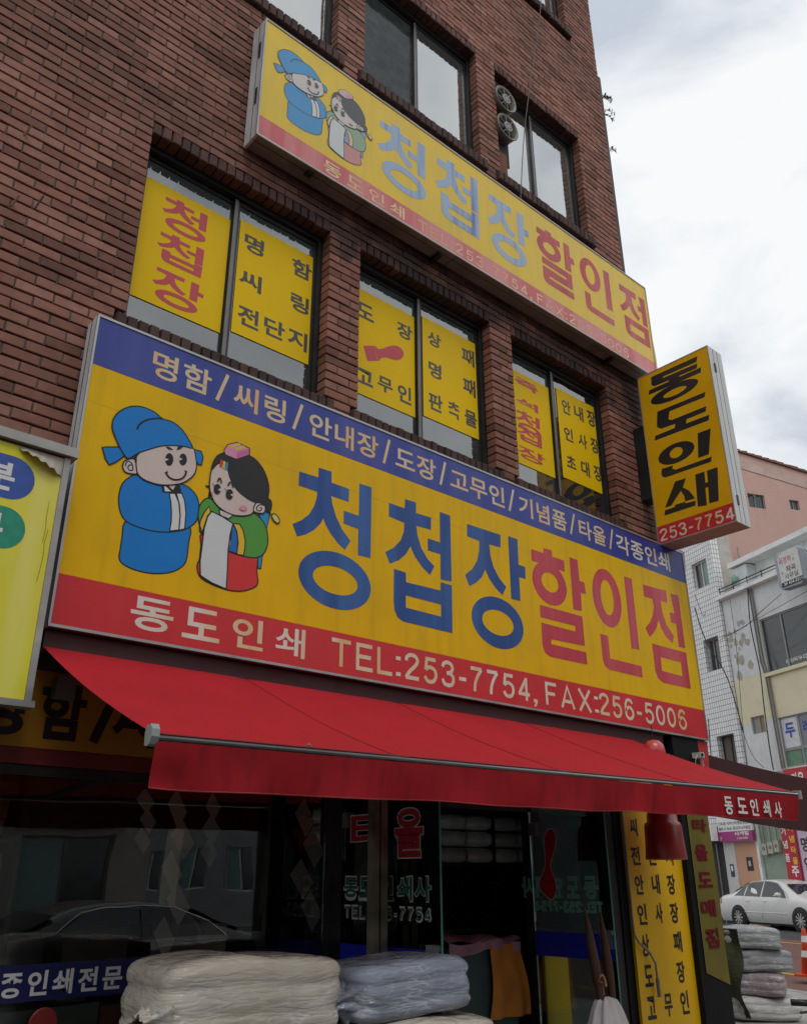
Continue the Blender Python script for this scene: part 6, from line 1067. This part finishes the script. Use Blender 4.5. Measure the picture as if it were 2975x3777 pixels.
# ground floor of that row
obj('shopfront_red', MB().box(2.0,9,-.25,.2,4.0,4.94), mat('red shop fascia', (.50,.02,.03), .5, .1), WB)
fl = Flat(); text(fl,'타올',2.35,2.9,4.2,4.8,.03); text(fl,'기념품',3.3,4.3,4.2,4.8,.03); flobj('fascia_lettering', fl, 'Y', -.253, M_white, WB)
obj('green_wall', wall_holes(.12,2.0,0,4.94,0,.3,[]), M_plg, WB); obj('shop_wall', MB().box(2.0,9,.05,.3,0,4.0), mat('pale shop wall', (.42,.36,.42), .7, .2, 2), WB)
obj('pale_jamb', MB().box(-1.75,-1.15,-.14,.0,0,3.5), mat('white tile jamb', (.58,.58,.55), .5, .05), TT); obj('door', MB().box(-1.15,.0,-.125,-.12,0,2.72), mat('tan-orange door', (.58,.32,.20), .6, .1, 2), TT)
obj('door_head', MB().box(-1.15,.06,-.14,-.121,2.72,3.5), M_cap, TT); obj('right_jamb', MB().box(.0,.12,-.14,.0,0,3.5), M_cap, TT)
obj('notice', MB().box(-.62,-.30,-.135,-.126,1.75,2.2), M_black, TT); obj('notice_emblem', MB().box(-.52,-.40,-.14,-.136,1.9,2.08), M_alu, TT)
obj('security_plate', MB().box(-1.52,-1.32,-.15,-.141,1.55,1.98), mat('navy plate', (.02,.04,.10), .5), TT); fl = Flat(); fl.poly([(-1.47,1.92),(-1.37,1.92),(-1.37,1.78),(-1.42,1.72),(-1.47,1.78)]); obj('shield_emblem', fl.mb('Y',-.151), M_white, TT)
obj('dark_shop', MB().box(-7,-1.75,-.16,-.121,0,3.3), M_room, TT)
obj('glass_frame', MB().box(-2.1,-2.04,-.2,-.161,0,2.7).box(-2.6,-2.55,-.2,-.161,0,3.0), M_alud, TT)
# hanging shop sign over the orange door
sg = local_thing('shop_sign', 'white and magenta sign above the tan-orange door across the street', 'sign', -.8, .3)
obj('board', MB().box(-.85,.95,-.05,.05,3.08,4.2), M_white, sg); obj('magenta_band', MB().box(-.85,.95,-.06,.05,2.74,3.079), mat('magenta film', (.36,.03,.20), .5, .1), sg)
fl = Flat(); text(fl,'사계절',.02,.78,2.92,3.06,.03); text(fl,'T.255-4488',.12,.7,2.80,2.87,.01); text(fl,'2F',-.78,-.68,2.80,2.90,.01); flobj('lettering', fl, 'Y', -.062, M_white, sg)
fl = Flat(); text(fl,'인쇄-종 서/마스터/명함/청첩장',-.80,.9,3.30,3.42,.02); text(fl,'출판-시 보/논 문/교무서/작품집',-.80,.9,3.12,3.24,.02); flobj('small_lettering', fl, 'Y', -.052, M_ink, sg)
# air conditioner
ac = local_thing('air_conditioner', 'white outdoor air-conditioner unit hanging beside the magenta sign', 'air conditioner', -2.05, .5)
obj('case', MB().box(-.36,.36,-.14,.14,2.78,3.36), M_white, ac); obj('grille', MB().lathe([(.22,0),(.20,-.01),(.05,-.012),(.001,-.012)],(-.08,-.145,3.07),20,'y',False), M_black, ac); obj('badge', MB().lathe([(.03,0),(.001,-.002)],(.27,-.142,3.14),10,'y',False), mat('red badge', (.4,.03,.05), .5), ac)
# red vertical banner
rb = local_thing('banner', 'tall red vertical banner with white and yellow letters across the street', 'banner', 1.8, .25)
obj('cloth', MB().box(-.34,.30,-.02,.0,0.4,3.6), mat('red banner cloth', (.46,.015,.03), .6, .1), rb)
fl = Flat(); fy = Flat()
for i,ch in enumerate('기념타올'): text(fy,ch,-.0,.22,2.95-.34*i,3.17-.34*i,.03)
for i,ch in enumerate('기념품'): text(fl,ch,-.32,-.12,2.85-.42*i,3.10-.42*i,.02)
for i,ch in enumerate('주문'): text(fl,ch,-.12,.2,1.55-.45*i,1.88-.45*i,.03)
flobj('yellow_lettering', fy, 'Y', -.023, mat('yellow banner letters', (.80,.55,.03), .5), rb); flobj('white_lettering', fl, 'Y', -.023, M_white, rb)
rb2 = local_thing('shop_sign', 'pale lilac upright sign just right of the red banner', 'sign', 2.75, .35)
obj('board', MB().box(-.45,.9,-.02,.03,1.2,2.95), mat('lilac board', (.55,.45,.55), .5), rb2); obj('trim', MB().box(-.48,-.45,-.03,.04,1.15,3.0), mat('magenta film', (.36,.03,.20), .5), rb2)
fl = Flat(); text(fl,'명함',-.35,.4,2.3,2.75,.03); text(fl,'인쇄',-.35,.4,1.7,2.15,.03); flobj('lettering', fl, 'Y', -.023, M_ink, rb2)
# electricity meters
M_met = mat('meter box', (.42,.42,.34), .5, .15)
for i,(x,z,lab) in enumerate(((.40,2.30,'leftmost electricity meter on the grey-green wall'),(.72,2.34,'middle electricity meter on the grey-green wall'),(1.02,2.38,'rightmost electricity meter beside the red banner'))):
    mt = local_thing('electricity_meter', lab, 'meter', x, .02, 0, 'electricity meters on the grey-green wall')
    obj('box', MB().box(-.12,.12,-.16,-.02,z-.05,z+.32), M_met, mt); obj('dial', MB().lathe([(.07,0),(.001,-.004)],(0,-.162,z+.15),14,'y',False), M_alud, mt); obj('conduit', MB().tube([(0,-.06,z+.32),(.02,-.06,z+.9),(-.03,-.05,z+1.6)],.018,5), M_alud, mt)
# projecting pole sign
ps = local_thing('pole_sign', 'grey rounded projecting sign for a composing studio on the plaster house', 'sign', 4.05, .6)
obj('box', MB().prism([(-.05,10.85),(-.05,11.95),(.02,12.05),(1.0,12.05),(1.1,11.9),(1.1,10.8),(.95,10.68),(.05,10.72)], -.28, .05), mat('blue-grey sign box', (.30,.34,.38), .5, .1), ps)
obj('face', MB().prism([(.10,10.93),(.10,11.92),(.14,12.0),(1.0,12.0),(1.07,11.88),(1.07,10.93)], -.30, -.281), mat('pale studio sign face', (.60,.60,.56), .5), ps)
obj('lower_band', MB().box(.10,1.07,-.30,-.281,10.77,10.929), M_ink, ps)
fl = Flat(); text(fl,'작곡',.42,.86,11.22,11.44,.02); text(fl,'사무실',.30,.92,10.99,11.19,.01); flobj('lettering', fl, 'Y', -.302, M_ink, ps)
fl = Flat(); text(fl,'서정하',.16,.72,11.56,11.80,.015,1.1); flobj('red_lettering', fl, 'Y', -.302, mat('crimson script', (.5,.05,.15), .5), ps)
fl = Flat(); text(fl,'3F 424-3211',.22,1.05,10.80,10.90,.01); flobj('white_lettering', fl, 'Y', -.302, M_white, ps)
fl = Flat(); fl.ring((.18,.26,11.22,11.31)); obj('blue_dot', fl.mb('Y',-.302), mat('blue dot', (.15,.40,.6), .5), ps); fl = Flat(); fl.ring((.76,.88,11.55,11.66)); obj('green_dot', fl.mb('Y',-.302), mat('green dot', (.3,.55,.25), .5), ps)
fl = Flat(); fl.stroke(smooth_line([(.14,11.72),(.20,11.62),(.24,11.72),(.18,11.84),(.14,11.92),(.19,11.98),(.30,11.95)]),.012); obj('clef_ornament', fl.mb('Y',-.302), M_ink, ps)
obj('bracket', MB().box(.2,.25,.05,.6,11.2,11.25).box(.8,.85,.05,.6,11.2,11.25), M_black, ps)
# pink building far behind
az = R_(113); PB = thing('pink_building', 'tall salmon-pink plastered building behind the white tiled tower', 'building', (44,20.5,0), None, True, math.pi/2-az)
M_pk_ = mat('salmon pink plaster', (.60,.38,.32), .9, .07, .8, dirt=.22, dirtcol=(.42,.29,.25), streak=.2, stretch=(2,2,.3), bump=.2, bscale=8)
PW = [(.06,1.2,20.75,21.6),(2.95,3.62,20.98,21.58)]
pw = wall_holes(-9,14,0,21.9,0,.3,PW); obj('wall', pw, M_pk_, PB)
up = MB(); up.v += [(-9,0,21.9),(14,0,21.9),(14,0,22.2),(-9,0,25.4),(-9,.3,21.9),(14,.3,21.9),(14,.3,22.2),(-9,.3,25.4)]; up.f += [(0,1,2,3),(7,6,5,4),(3,2,6,7),(0,3,7,4),(1,5,6,2)]; up.m += [0]*5; obj('upper_wall', up, M_pk_, PB)
sl_ = -(25.4-22.2)/23
cp = MB()
for i in range(46):
    x = -9+i*.5; z = 25.4+sl_*(i*.5); cp.prism([(x,z+.005),(x+.48,z+.005+sl_*.48),(x+.48,z+.09+rnd.uniform(0,.05)),(x,z+.10+rnd.uniform(0,.07))], -.12, .4)
o = obj('roof_tiles', cp, mat('terracotta coping', (.22,.10,.07), .8, .3, 3), PB); o['kind'] = 'stuff'
obj('render_band', MB().grid(lambda u,v: (-9+23*u,-.03,24.9-.20*0+sl_*23*u-.55*v), 4, 1), mat('lighter pink band', (.58,.42,.36), .9, .12, 1.5, dirt=.5, dirtcol=(.35,.27,.23)), PB)
for w_ in PW: fwin(PB,*w_,.1,M_stf,((0,.45,M_fgl),(.45,1,M_fgl)),.04)
obj('flue_pipe', MB().tube([(.2,.1,21.45),(.2,-.15,21.5),(.32,-.2,21.45),(.34,-.2,21.25)],.06,8), M_alud, PB)
obj('water_pipe', MB().tube([(-1.4,0,16.6),(-1.4,-.3,16.7),(-1.4,-.3,17.0)],.14,8).tube([(-1.5,-.3,16.9),(-1.5,-.3,18.0)],.06,8), mat('grey pipe', (.35,.33,.30), .7), PB)
obj('core', MB().box(-9,14,.31,10,0,21.9), M_room, PB)
# far blocks closing the view down the street
for i,(s0,s1,h,dn,c,lab) in enumerate(((9.1,16,11,0,(.42,.36,.30),'beige block further along the far side of the street'),(16.1,48,8.5,0,(.30,.30,.31),'grey low block furthest along the street'),(-22,-7.1,12,0,(.34,.25,.2),'brown block hidden beyond the brick building'))):
    fb_ = local_thing('street_block', lab, 'building', 0, 0); hs = []
    x = s0+.8
    while x < s1-1.6:
        z = 1.2
        while z < h-1.6: hs.append((x,x+1.2,z,z+1.3)); z += 2.9
        x += 2.1
    obj('wall', wall_holes(s0,s1,0,h,0,.25,hs), mat('block plaster %d'%i, c, .85, .12, 1, dirt=.3), fb_); obj('core', MB().box(s0,s1,.5,8,0,h), M_room, fb_)
    for q in hs: fwin(fb_,*q,.08)
# ================= overhead wires across the street =================
def fw_(pts, r, label): return wire([tuple(onX(px,py,X)) for px,py,X in pts], r, label)
fw_([(2560,2240,29.5),(2600,2360,29.5),(2680,2500,29.5),(2740,2700,29.5)], .022, 'thick black cable slanting down across the white tiled tower')
fw_([(2560,2190,30),(2590,2270,30),(2600,2255,30)], .01, 'thin curl of cable on the white tiled tower')
fw_([(2580,2395,29.5),(2655,2360,29),(2760,2300,28.5),(2975,2180,27)], .008, 'thin pale wire crossing in front of the plaster house')
fw_([(2660,2350,29.5),(2740,2315,29.3),(2800,2260,29.1),(2880,2190,28.9)], .010, 'dark wire sagging across the plaster house front')
fw_([(2755,2160,30.2),(2765,2300,30.2),(2800,2470,30.2),(2815,2600,30.2),(2835,2750,30.2),(2850,2840,30.2)], .022, 'black cable bundle running down the plaster house')
fw_([(2690,2210,30.5),(2715,2400,30.5),(2735,2650,30.5),(2755,2830,30.5)], .010, 'thin vertical wire at the left of the plaster house')
fw_([(2610,2650,29.5),(2618,2760,29.5),(2630,2900,29.5)], .02, 'dark cable hanging at the left edge of the tiled tower')
fw_([(2720,2650,29.2),(2770,2780,29),(2815,2832,28.8)], .010, 'slack service wire near the second-floor window')
# ================= white saloon car =================
def car(label, s, n, cat='car', paint=(.66,.66,.63), pos=None, rot=None, group=None):
    t = thing('parked_car', label, cat, pos or far(s,n,.0), group, True, FROT if rot is None else rot)
    key = 'car paint %.2f'%paint[0]; M_p = mat(key, paint, .28, .03, 2, coat=.8); M_cg = mat('car glass', (.015,.018,.02), .06, .1, spec=.9); M_ty = mat('tyre', (.02,.02,.02), .85, .2); M_rim = mat('alloy rim', (.50,.50,.50), .35, .05, metal=.7); M_tr = mat('car dark trim', (.015,.015,.015), .6)
    top = [(-1.10,.62),(-1.06,.86),(-.98,.99),(-.62,1.03),(-.40,1.06),(.05,1.26),(.45,1.405),(.95,1.47),(1.35,1.475),(1.75,1.44),(2.15,1.30),(2.62,1.03),(2.95,.965),(3.35,.89),(3.62,.78),(3.74,.62)]
    shd = [(-1.10,.60),(-1.06,.80),(-.98,.90),(-.62,.945),(-.40,.955),(.05,.955),(.45,.95),(.95,.945),(1.35,.94),(1.75,.935),(2.15,.92),(2.62,.90),(2.95,.87),(3.35,.81),(3.62,.72),(3.74,.58)]
    wid = [.70,.80,.84,.87,.88,.89,.895,.90,.90,.90,.895,.885,.87,.84,.78,.66]; rw = [.60,.68,.70,.72,.70,.62,.585,.575,.575,.585,.62,.70,.74,.72,.66,.55]
    b = MB(); n_ = len(top)
    for i in range(n_):
        x = top[i][0]; zt, zs, w, r_ = top[i][1], shd[i][1], wid[i], rw[i]; bot = .20 if 0 < i < n_-1 else .34
        sec = [(w*.90,bot),(w*.985,.34 if bot < .3 else .42),(w,.55),(w*.985,zs-.06),(w*.95,zs),(r_*1.02,zt-.03 if zt-zs > .05 else zt-.012),(r_*.9,zt),(0,zt+.012)]
        ring_ = [(-y,z) for y,z in sec]+[(y,z) for y,z in reversed(sec[:-1])]
        b.v += [(x,y,z) for y,z in ring_]
    k = 15
    for i in range(n_-1):
        for j in range(k-1): b.f.append((i*k+j,i*k+j+1,(i+1)*k+j+1,(i+1)*k+j)); b.m.append(0)
    for i in (0,n_-1): b.f.append(tuple(i*k+j for j in range(k))); b.m.append(0)
    body = obj('body', b, M_p, t, True); md = body.modifiers.new('soft','SUBSURF'); md.levels = 1; md.render_levels = 1
    def side(px, sg, out=.0):
        def at(x, z):
            for i in range(n_-1):
                if top[i][0] <= x <= top[i+1][0]:
                    f = (x-top[i][0])/(top[i+1][0]-top[i][0]); L2 = lambda A: A[i]+(A[i+1]-A[i])*f
                    zs = shd[i][1]+(shd[i+1][1]-shd[i][1])*f; zt = top[i][1]+(top[i+1][1]-top[i][1])*f; w, r_ = L2(wid), L2(rw)
                    if z <= zs: return w*(1-.05*max(0,(z-zs+.06)/.06)) if z > zs-.06 else w*1.0
                    q = min(1,(z-zs)/max(.02,zt-.03-zs)); return w*.95+(r_*1.02-w*.95)*q
            return .85
        return [(x, sg*(at(x,z)+out), z) for x,z in px]
    for sg in (-1,1):
        for q in ([(-.12,.985),(.28,.975),(.28,1.30),(.14,1.23)],[(.33,.975),(1.08,.965),(1.08,1.405),(.62,1.385),(.36,1.315)],[(1.14,.965),(2.22,.95),(2.05,1.13),(1.72,1.355),(1.42,1.405),(1.14,1.41)]):
            pts = side(q, sg, .006); obj('side_window', MB().quad(*pts), M_cg, t)
        obj('window_trim', MB().tube(side([(-.16,.97),(.16,1.25),(.6,1.40),(1.1,1.425),(1.45,1.42),(1.75,1.37),(2.1,1.13),(2.3,.955)],sg,.008),.012,5), mat('chrome trim', (.6,.6,.6), .2, metal=.9), t)
        obj('rubbing_strip', MB().tube(side([(-.35,.50),(2.2,.50)],sg,.004),.012,5), M_p, t)
        for x in (1.11,.30): obj('door_line', MB().tube(side([(x,.93),(x,.30)],sg,.001),.004,4), M_tr, t)
        for x in (.42,1.22): obj('door_handle', MB().tube(side([(x,.83),(x+.16,.83)],sg,.012),.014,6), M_p, t)
        mr_ = MB().lathe([(.001,-.10),(.06,-.09),(.075,0),(.06,.09),(.001,.10)],(2.05,sg*.98,1.03),12,'y',False); obj('wing_mirror', mr_, M_p, t, True)
        obj('tail_light', MB().quad(*side([(-1.04,.70),(-.86,.74),(-.84,.90),(-1.0,.90)],sg,.008)), mat('tail light red', (.35,.015,.015), .2, coat=.8), t)
        obj('headlight', MB().quad(*side([(3.25,.66),(3.66,.62),(3.60,.72),(3.3,.80)],sg,.008)), mat('headlight', (.5,.5,.5), .1, coat=1), t)
        for x in (0,2.775):
            obj('wheel_arch', MB().lathe([(.375,0),(.37,.012),(.001,.013)],(x,sg*.885 if sg<0 else .872,.33),28,'y',False) if sg>0 else MB().lathe([(.001,-.013),(.37,-.012),(.375,0)],(x,-.885,.33),28,'y',False), M_tr, t)
            wh = obj('wheel', MB().lathe([(.21,-.02),(.30,-.02),(.325,.0),(.325,.18),(.30,.2)],(x,(-.915 if sg<0 else .735),.325),32,'y',False) if sg<0 else MB().lathe([(.30,-.0),(.325,.02),(.325,.18),(.30,.2),(.21,.2)],(x,.735,.325),32,'y',False), M_ty, t, True); ORG[wh.name] = Vector((0,0,0))
            yy = sg*.925; rm = MB().lathe([(.215,0),(.20,.0)],(x,yy,.325),28,'y',False)
            for a in range(10):
                an = 2*math.pi*a/10; c_, s_ = math.cos(an), math.sin(an); rm.quad(*[(x+u*c_-v*s_, yy, .325+u*s_+v*c_) for u,v in ((.03,-.012),(.205,-.024),(.205,.024),(.03,.012))])
            rm.lathe([(.045,0),(.001,.0)],(x,yy-.001*sg,.325),12,'y',False); obj('rim', rm, M_rim, wh); obj('hub_disc', MB().lathe([(.21,0),(.001,0)],(x,yy-.02*sg,.325),24,'y',False), M_tr, wh)
    scr = lambda p: MB().quad(*p)
    obj('windscreen', scr([(2.08,-.60,1.345),(2.08,.60,1.345),(2.60,.69,1.058),(2.60,-.69,1.058)]), M_cg, t); obj('rear_window', scr([(-.32,-.68,1.10),(-.32,.68,1.10),(.30,.58,1.365),(.30,-.58,1.365)]), M_cg, t)
    obj('underbody', MB().box(-.9,3.5,-.7,.7,.14,.26), M_tr, t)
    return t
car('white four-door saloon car parked across the street', .63, .92)
car('black saloon car parked on the near road behind the viewer', 0, 0, paint=(.02,.02,.022), pos=(6.2,-3.1,-.13), rot=math.pi, )
# ================= street clutter on the right =================
cp_ = onZ(2990,3602,0); cn = thing('traffic_cone', 'orange traffic cone with two white bands at the right edge', 'traffic cone', tuple(cp_))
x,y = cp_.x, cp_.y
obj('base', MB().box(x-.2,x+.2,y-.2,y+.2,.0,.04), mat('cone orange', (.75,.085,.02), .5, .08), cn)
obj('cone', MB().lathe([(.15,.04),(.035,.72),(.03,.74)],(x,y,0),20), MATS['cone orange'], cn, True)
for a,b in ((.30,.40),(.53,.63)): r1 = .15-.115*(a-.04)/.68+.003; r2 = .15-.115*(b-.04)/.68+.003; obj('white_band', MB().lathe([(r1,a),(r2,b)],(x,y,0),20,'z',False), M_white, cn, True)
bx, by = 11.15, 6.15
gp = 'plastic-wrapped bundles piled on the pavement'; rz = -.9
bundle('wrapped_bundle','pale wrapped bundle at the bottom of the pavement pile','towel bundle',bx,by,.002,.85,.72,.27,Ww,gp,11,rz+.15,True)
bundle('wrapped_bundle','pinkish grey wrapped bundle second from the bottom of the pavement pile','towel bundle',bx-.05,by+.04,.262,.82,.66,.26,towelcloth('wrapped pinkish towels', (.32,.26,.27)),gp,12,rz-.2,True)
bundle('wrapped_bundle','dark grey wrapped bundle third up in the pavement pile','towel bundle',bx+.05,by-.02,.512,.76,.62,.26,Wg,gp,13,rz+.25,True)
bundle('wrapped_bundle','light grey wrapped bundle on top of the pavement pile','towel bundle',bx-.03,by,.76,.72,.60,.26,towelcloth('wrapped light grey towels', (.34,.36,.37)),gp,14,rz+.05,True)
tag(obj('moss_blanket', MB().grid(lambda u,v: (bx-.47+.06*math.sin(v*7+u*3)-.03*v, by-.12+.34*u+.02*math.sin(v*11), 1.0-.95*v), 10, 24), mat('dark olive cloth', (.045,.05,.02), .95, .6, 9, dirt=.5, dirtcol=(.02,.018,.015), bump=.8, bscale=30)), 'dark olive cloth hanging down the left side of the pavement pile', 'cloth')
# small dark stool with sticks near the kerb
jp = onZ(2710,3560,0); t = thing('waste_bag', 'small dark bag with a stick poking out on the kerb side pavement', 'bag', tuple(jp))
obj('bag', MB().lathe([(.001,.0),(.26,.02),(.30,.20),(.27,.42),(.16,.58),(.05,.64),(.001,.65)],(jp.x,jp.y,0),12), mat('dark refuse bag', (.035,.028,.025), .5, .4, 6), t, True)
obj('stick', MB().tube([(jp.x-.05,jp.y,.3),(jp.x-.35,jp.y+.05,.98)],.03,6), MATS['plywood'], t)
# bicycle at the lower right, mostly out of frame
hx, hy, hz = 4.72, 2.44, .985
bk = thing('bicycle', 'black bicycle whose handlebar grip reaches into the lower right corner', 'bicycle', (hx,hy,0))
dv = Vector((.75,-.66,0)); up_ = Vector((0,0,1)); sd = Vector((.66,.75,0)); hc = Vector((hx,hy,hz))+dv*.0
gripL = onY(2915,3697,2.62); hb0 = gripL+Vector((.30,-.42,-.01))
obj('grip', MB().tube([gripL, gripL+(hb0-gripL).normalized()*.12],.017,10), M_black, bk, True)
obj('handlebar', MB().tube([gripL+(hb0-gripL).normalized()*.11, gripL+(hb0-gripL)*.5+Vector((0,0,-.02)), hb0, hb0+(hb0-gripL)*.5+Vector((0,0,.02)), hb0+(hb0-gripL)],.011,8), M_black, bk, True)
obj('brake_lever', MB().tube([gripL+(hb0-gripL).normalized()*.15, gripL+(hb0-gripL).normalized()*.17+Vector((.0,.0,-.035)), gripL+Vector((.04,-.02,-.05))],.007,6), M_alud, bk, True)
fw0 = Vector((hb0.x+.10,hb0.y+.28*-1+.5,.34)); ax = Vector((.814,.581,0))
fwc = Vector((hb0.x-.814*.12, hb0.y-.581*.12, .33)); rwc = fwc+ax*1.05
for c,nm2 in ((fwc,'front'),(rwc,'rear')):
    ty = MB(); n=28
    pts = [tuple(c+ax*.33*math.cos(2*math.pi*k/n)+up_*.33*math.sin(2*math.pi*k/n)) for k in range(n+1)]
    wl = obj('wheel', ty.tube(pts,.018,6,False), MATS['tyre'], bk, True); 
    for k in range(12): a = 2*math.pi*k/12; obj('spoke', MB().tube([tuple(c), tuple(c+ax*.31*math.cos(a)+up_*.31*math.sin(a))],.0015,3), M_alu, bk)
st0 = hb0+Vector((0,0,-.06)); seat = rwc-ax*.22+up_*.55; bb2 = rwc-ax*.44+up_*(-.03)
obj('frame', MB().tube([hb0,st0],.013,8).tube([st0,fwc],.014,8).tube([st0-up_*.12,bb2],.016,8).tube([st0-up_*.08,seat-up_*.12],.015,8).tube([seat,bb2],.015,8).tube([bb2,rwc],.01,6).tube([seat-up_*.12,rwc],.01,6), M_black, bk, True)
obj('saddle', MB().lathe([(.001,-.03),(.09,-.02),(.10,.01),(.001,.03)],tuple(seat+up_*.02),12), M_black, bk, True)
# ================= buildings on the viewer's side (seen only as reflections) =================
for i,(x0,x1,h,c,lab) in enumerate(((-26,-9,11.0,(.36,.33,.30),'tan three-storey building behind the viewer on the left'),(-8.9,2.5,9.5,(.34,.33,.31),'low grey shop row directly behind the viewer'),(2.6,9.5,7.0,(.36,.34,.32),'pale three-storey building behind the viewer towards the corner'))):
    ob_ = thing('opposite_building', lab, 'building', (x1,-11.5,0), None, True, math.pi); w = x1-x0; hs = []
    x = .8
    while x < w-2:
        hs.append((x,x+2.0,.3,2.5)); z = 3.9
        while z < h-1.7: hs.append((x+.2,x+1.8,z,z+1.4)); z += 2.9
        x += 2.8
    obj('wall', wall_holes(0,w,0,h,0,.25,hs), mat('opposite plaster %d'%i, c, .85, .12, 1, dirt=.3), ob_); obj('core', MB().box(0,w,.5,8,0,h), M_room, ob_)
    for q in hs: fwin(ob_,*q,.08,M_alud)
    for k in range(int(w/5.7)): obj('fascia_sign', MB().box(.6+k*5.6,5.6+k*5.6,-.15,-.002,2.7,3.5), mat('opposite fascia %d'%((i+k)%3), ((.5,.5,.48),(.08,.12,.32),(.35,.08,.06))[(i+k)%3], .5), ob_)

for x, lab in ((1.2,'pale concrete utility pole behind the viewer on the left'),(7.6,'pale concrete utility pole behind the viewer on the right')):
    up2 = thing('utility_pole', lab, 'utility pole', (x,-6.6,0)); obj('shaft', MB().tube([(x,-6.6,0),(x,-6.6,8.5)],.16,14,True,.11), mat('pole concrete', (.42,.40,.36), .85, .15), up2, True)
    obj('crossarm', MB().box(x-.8,x+.8,-6.75,-6.70,7.4,7.5), M_alud, up2)
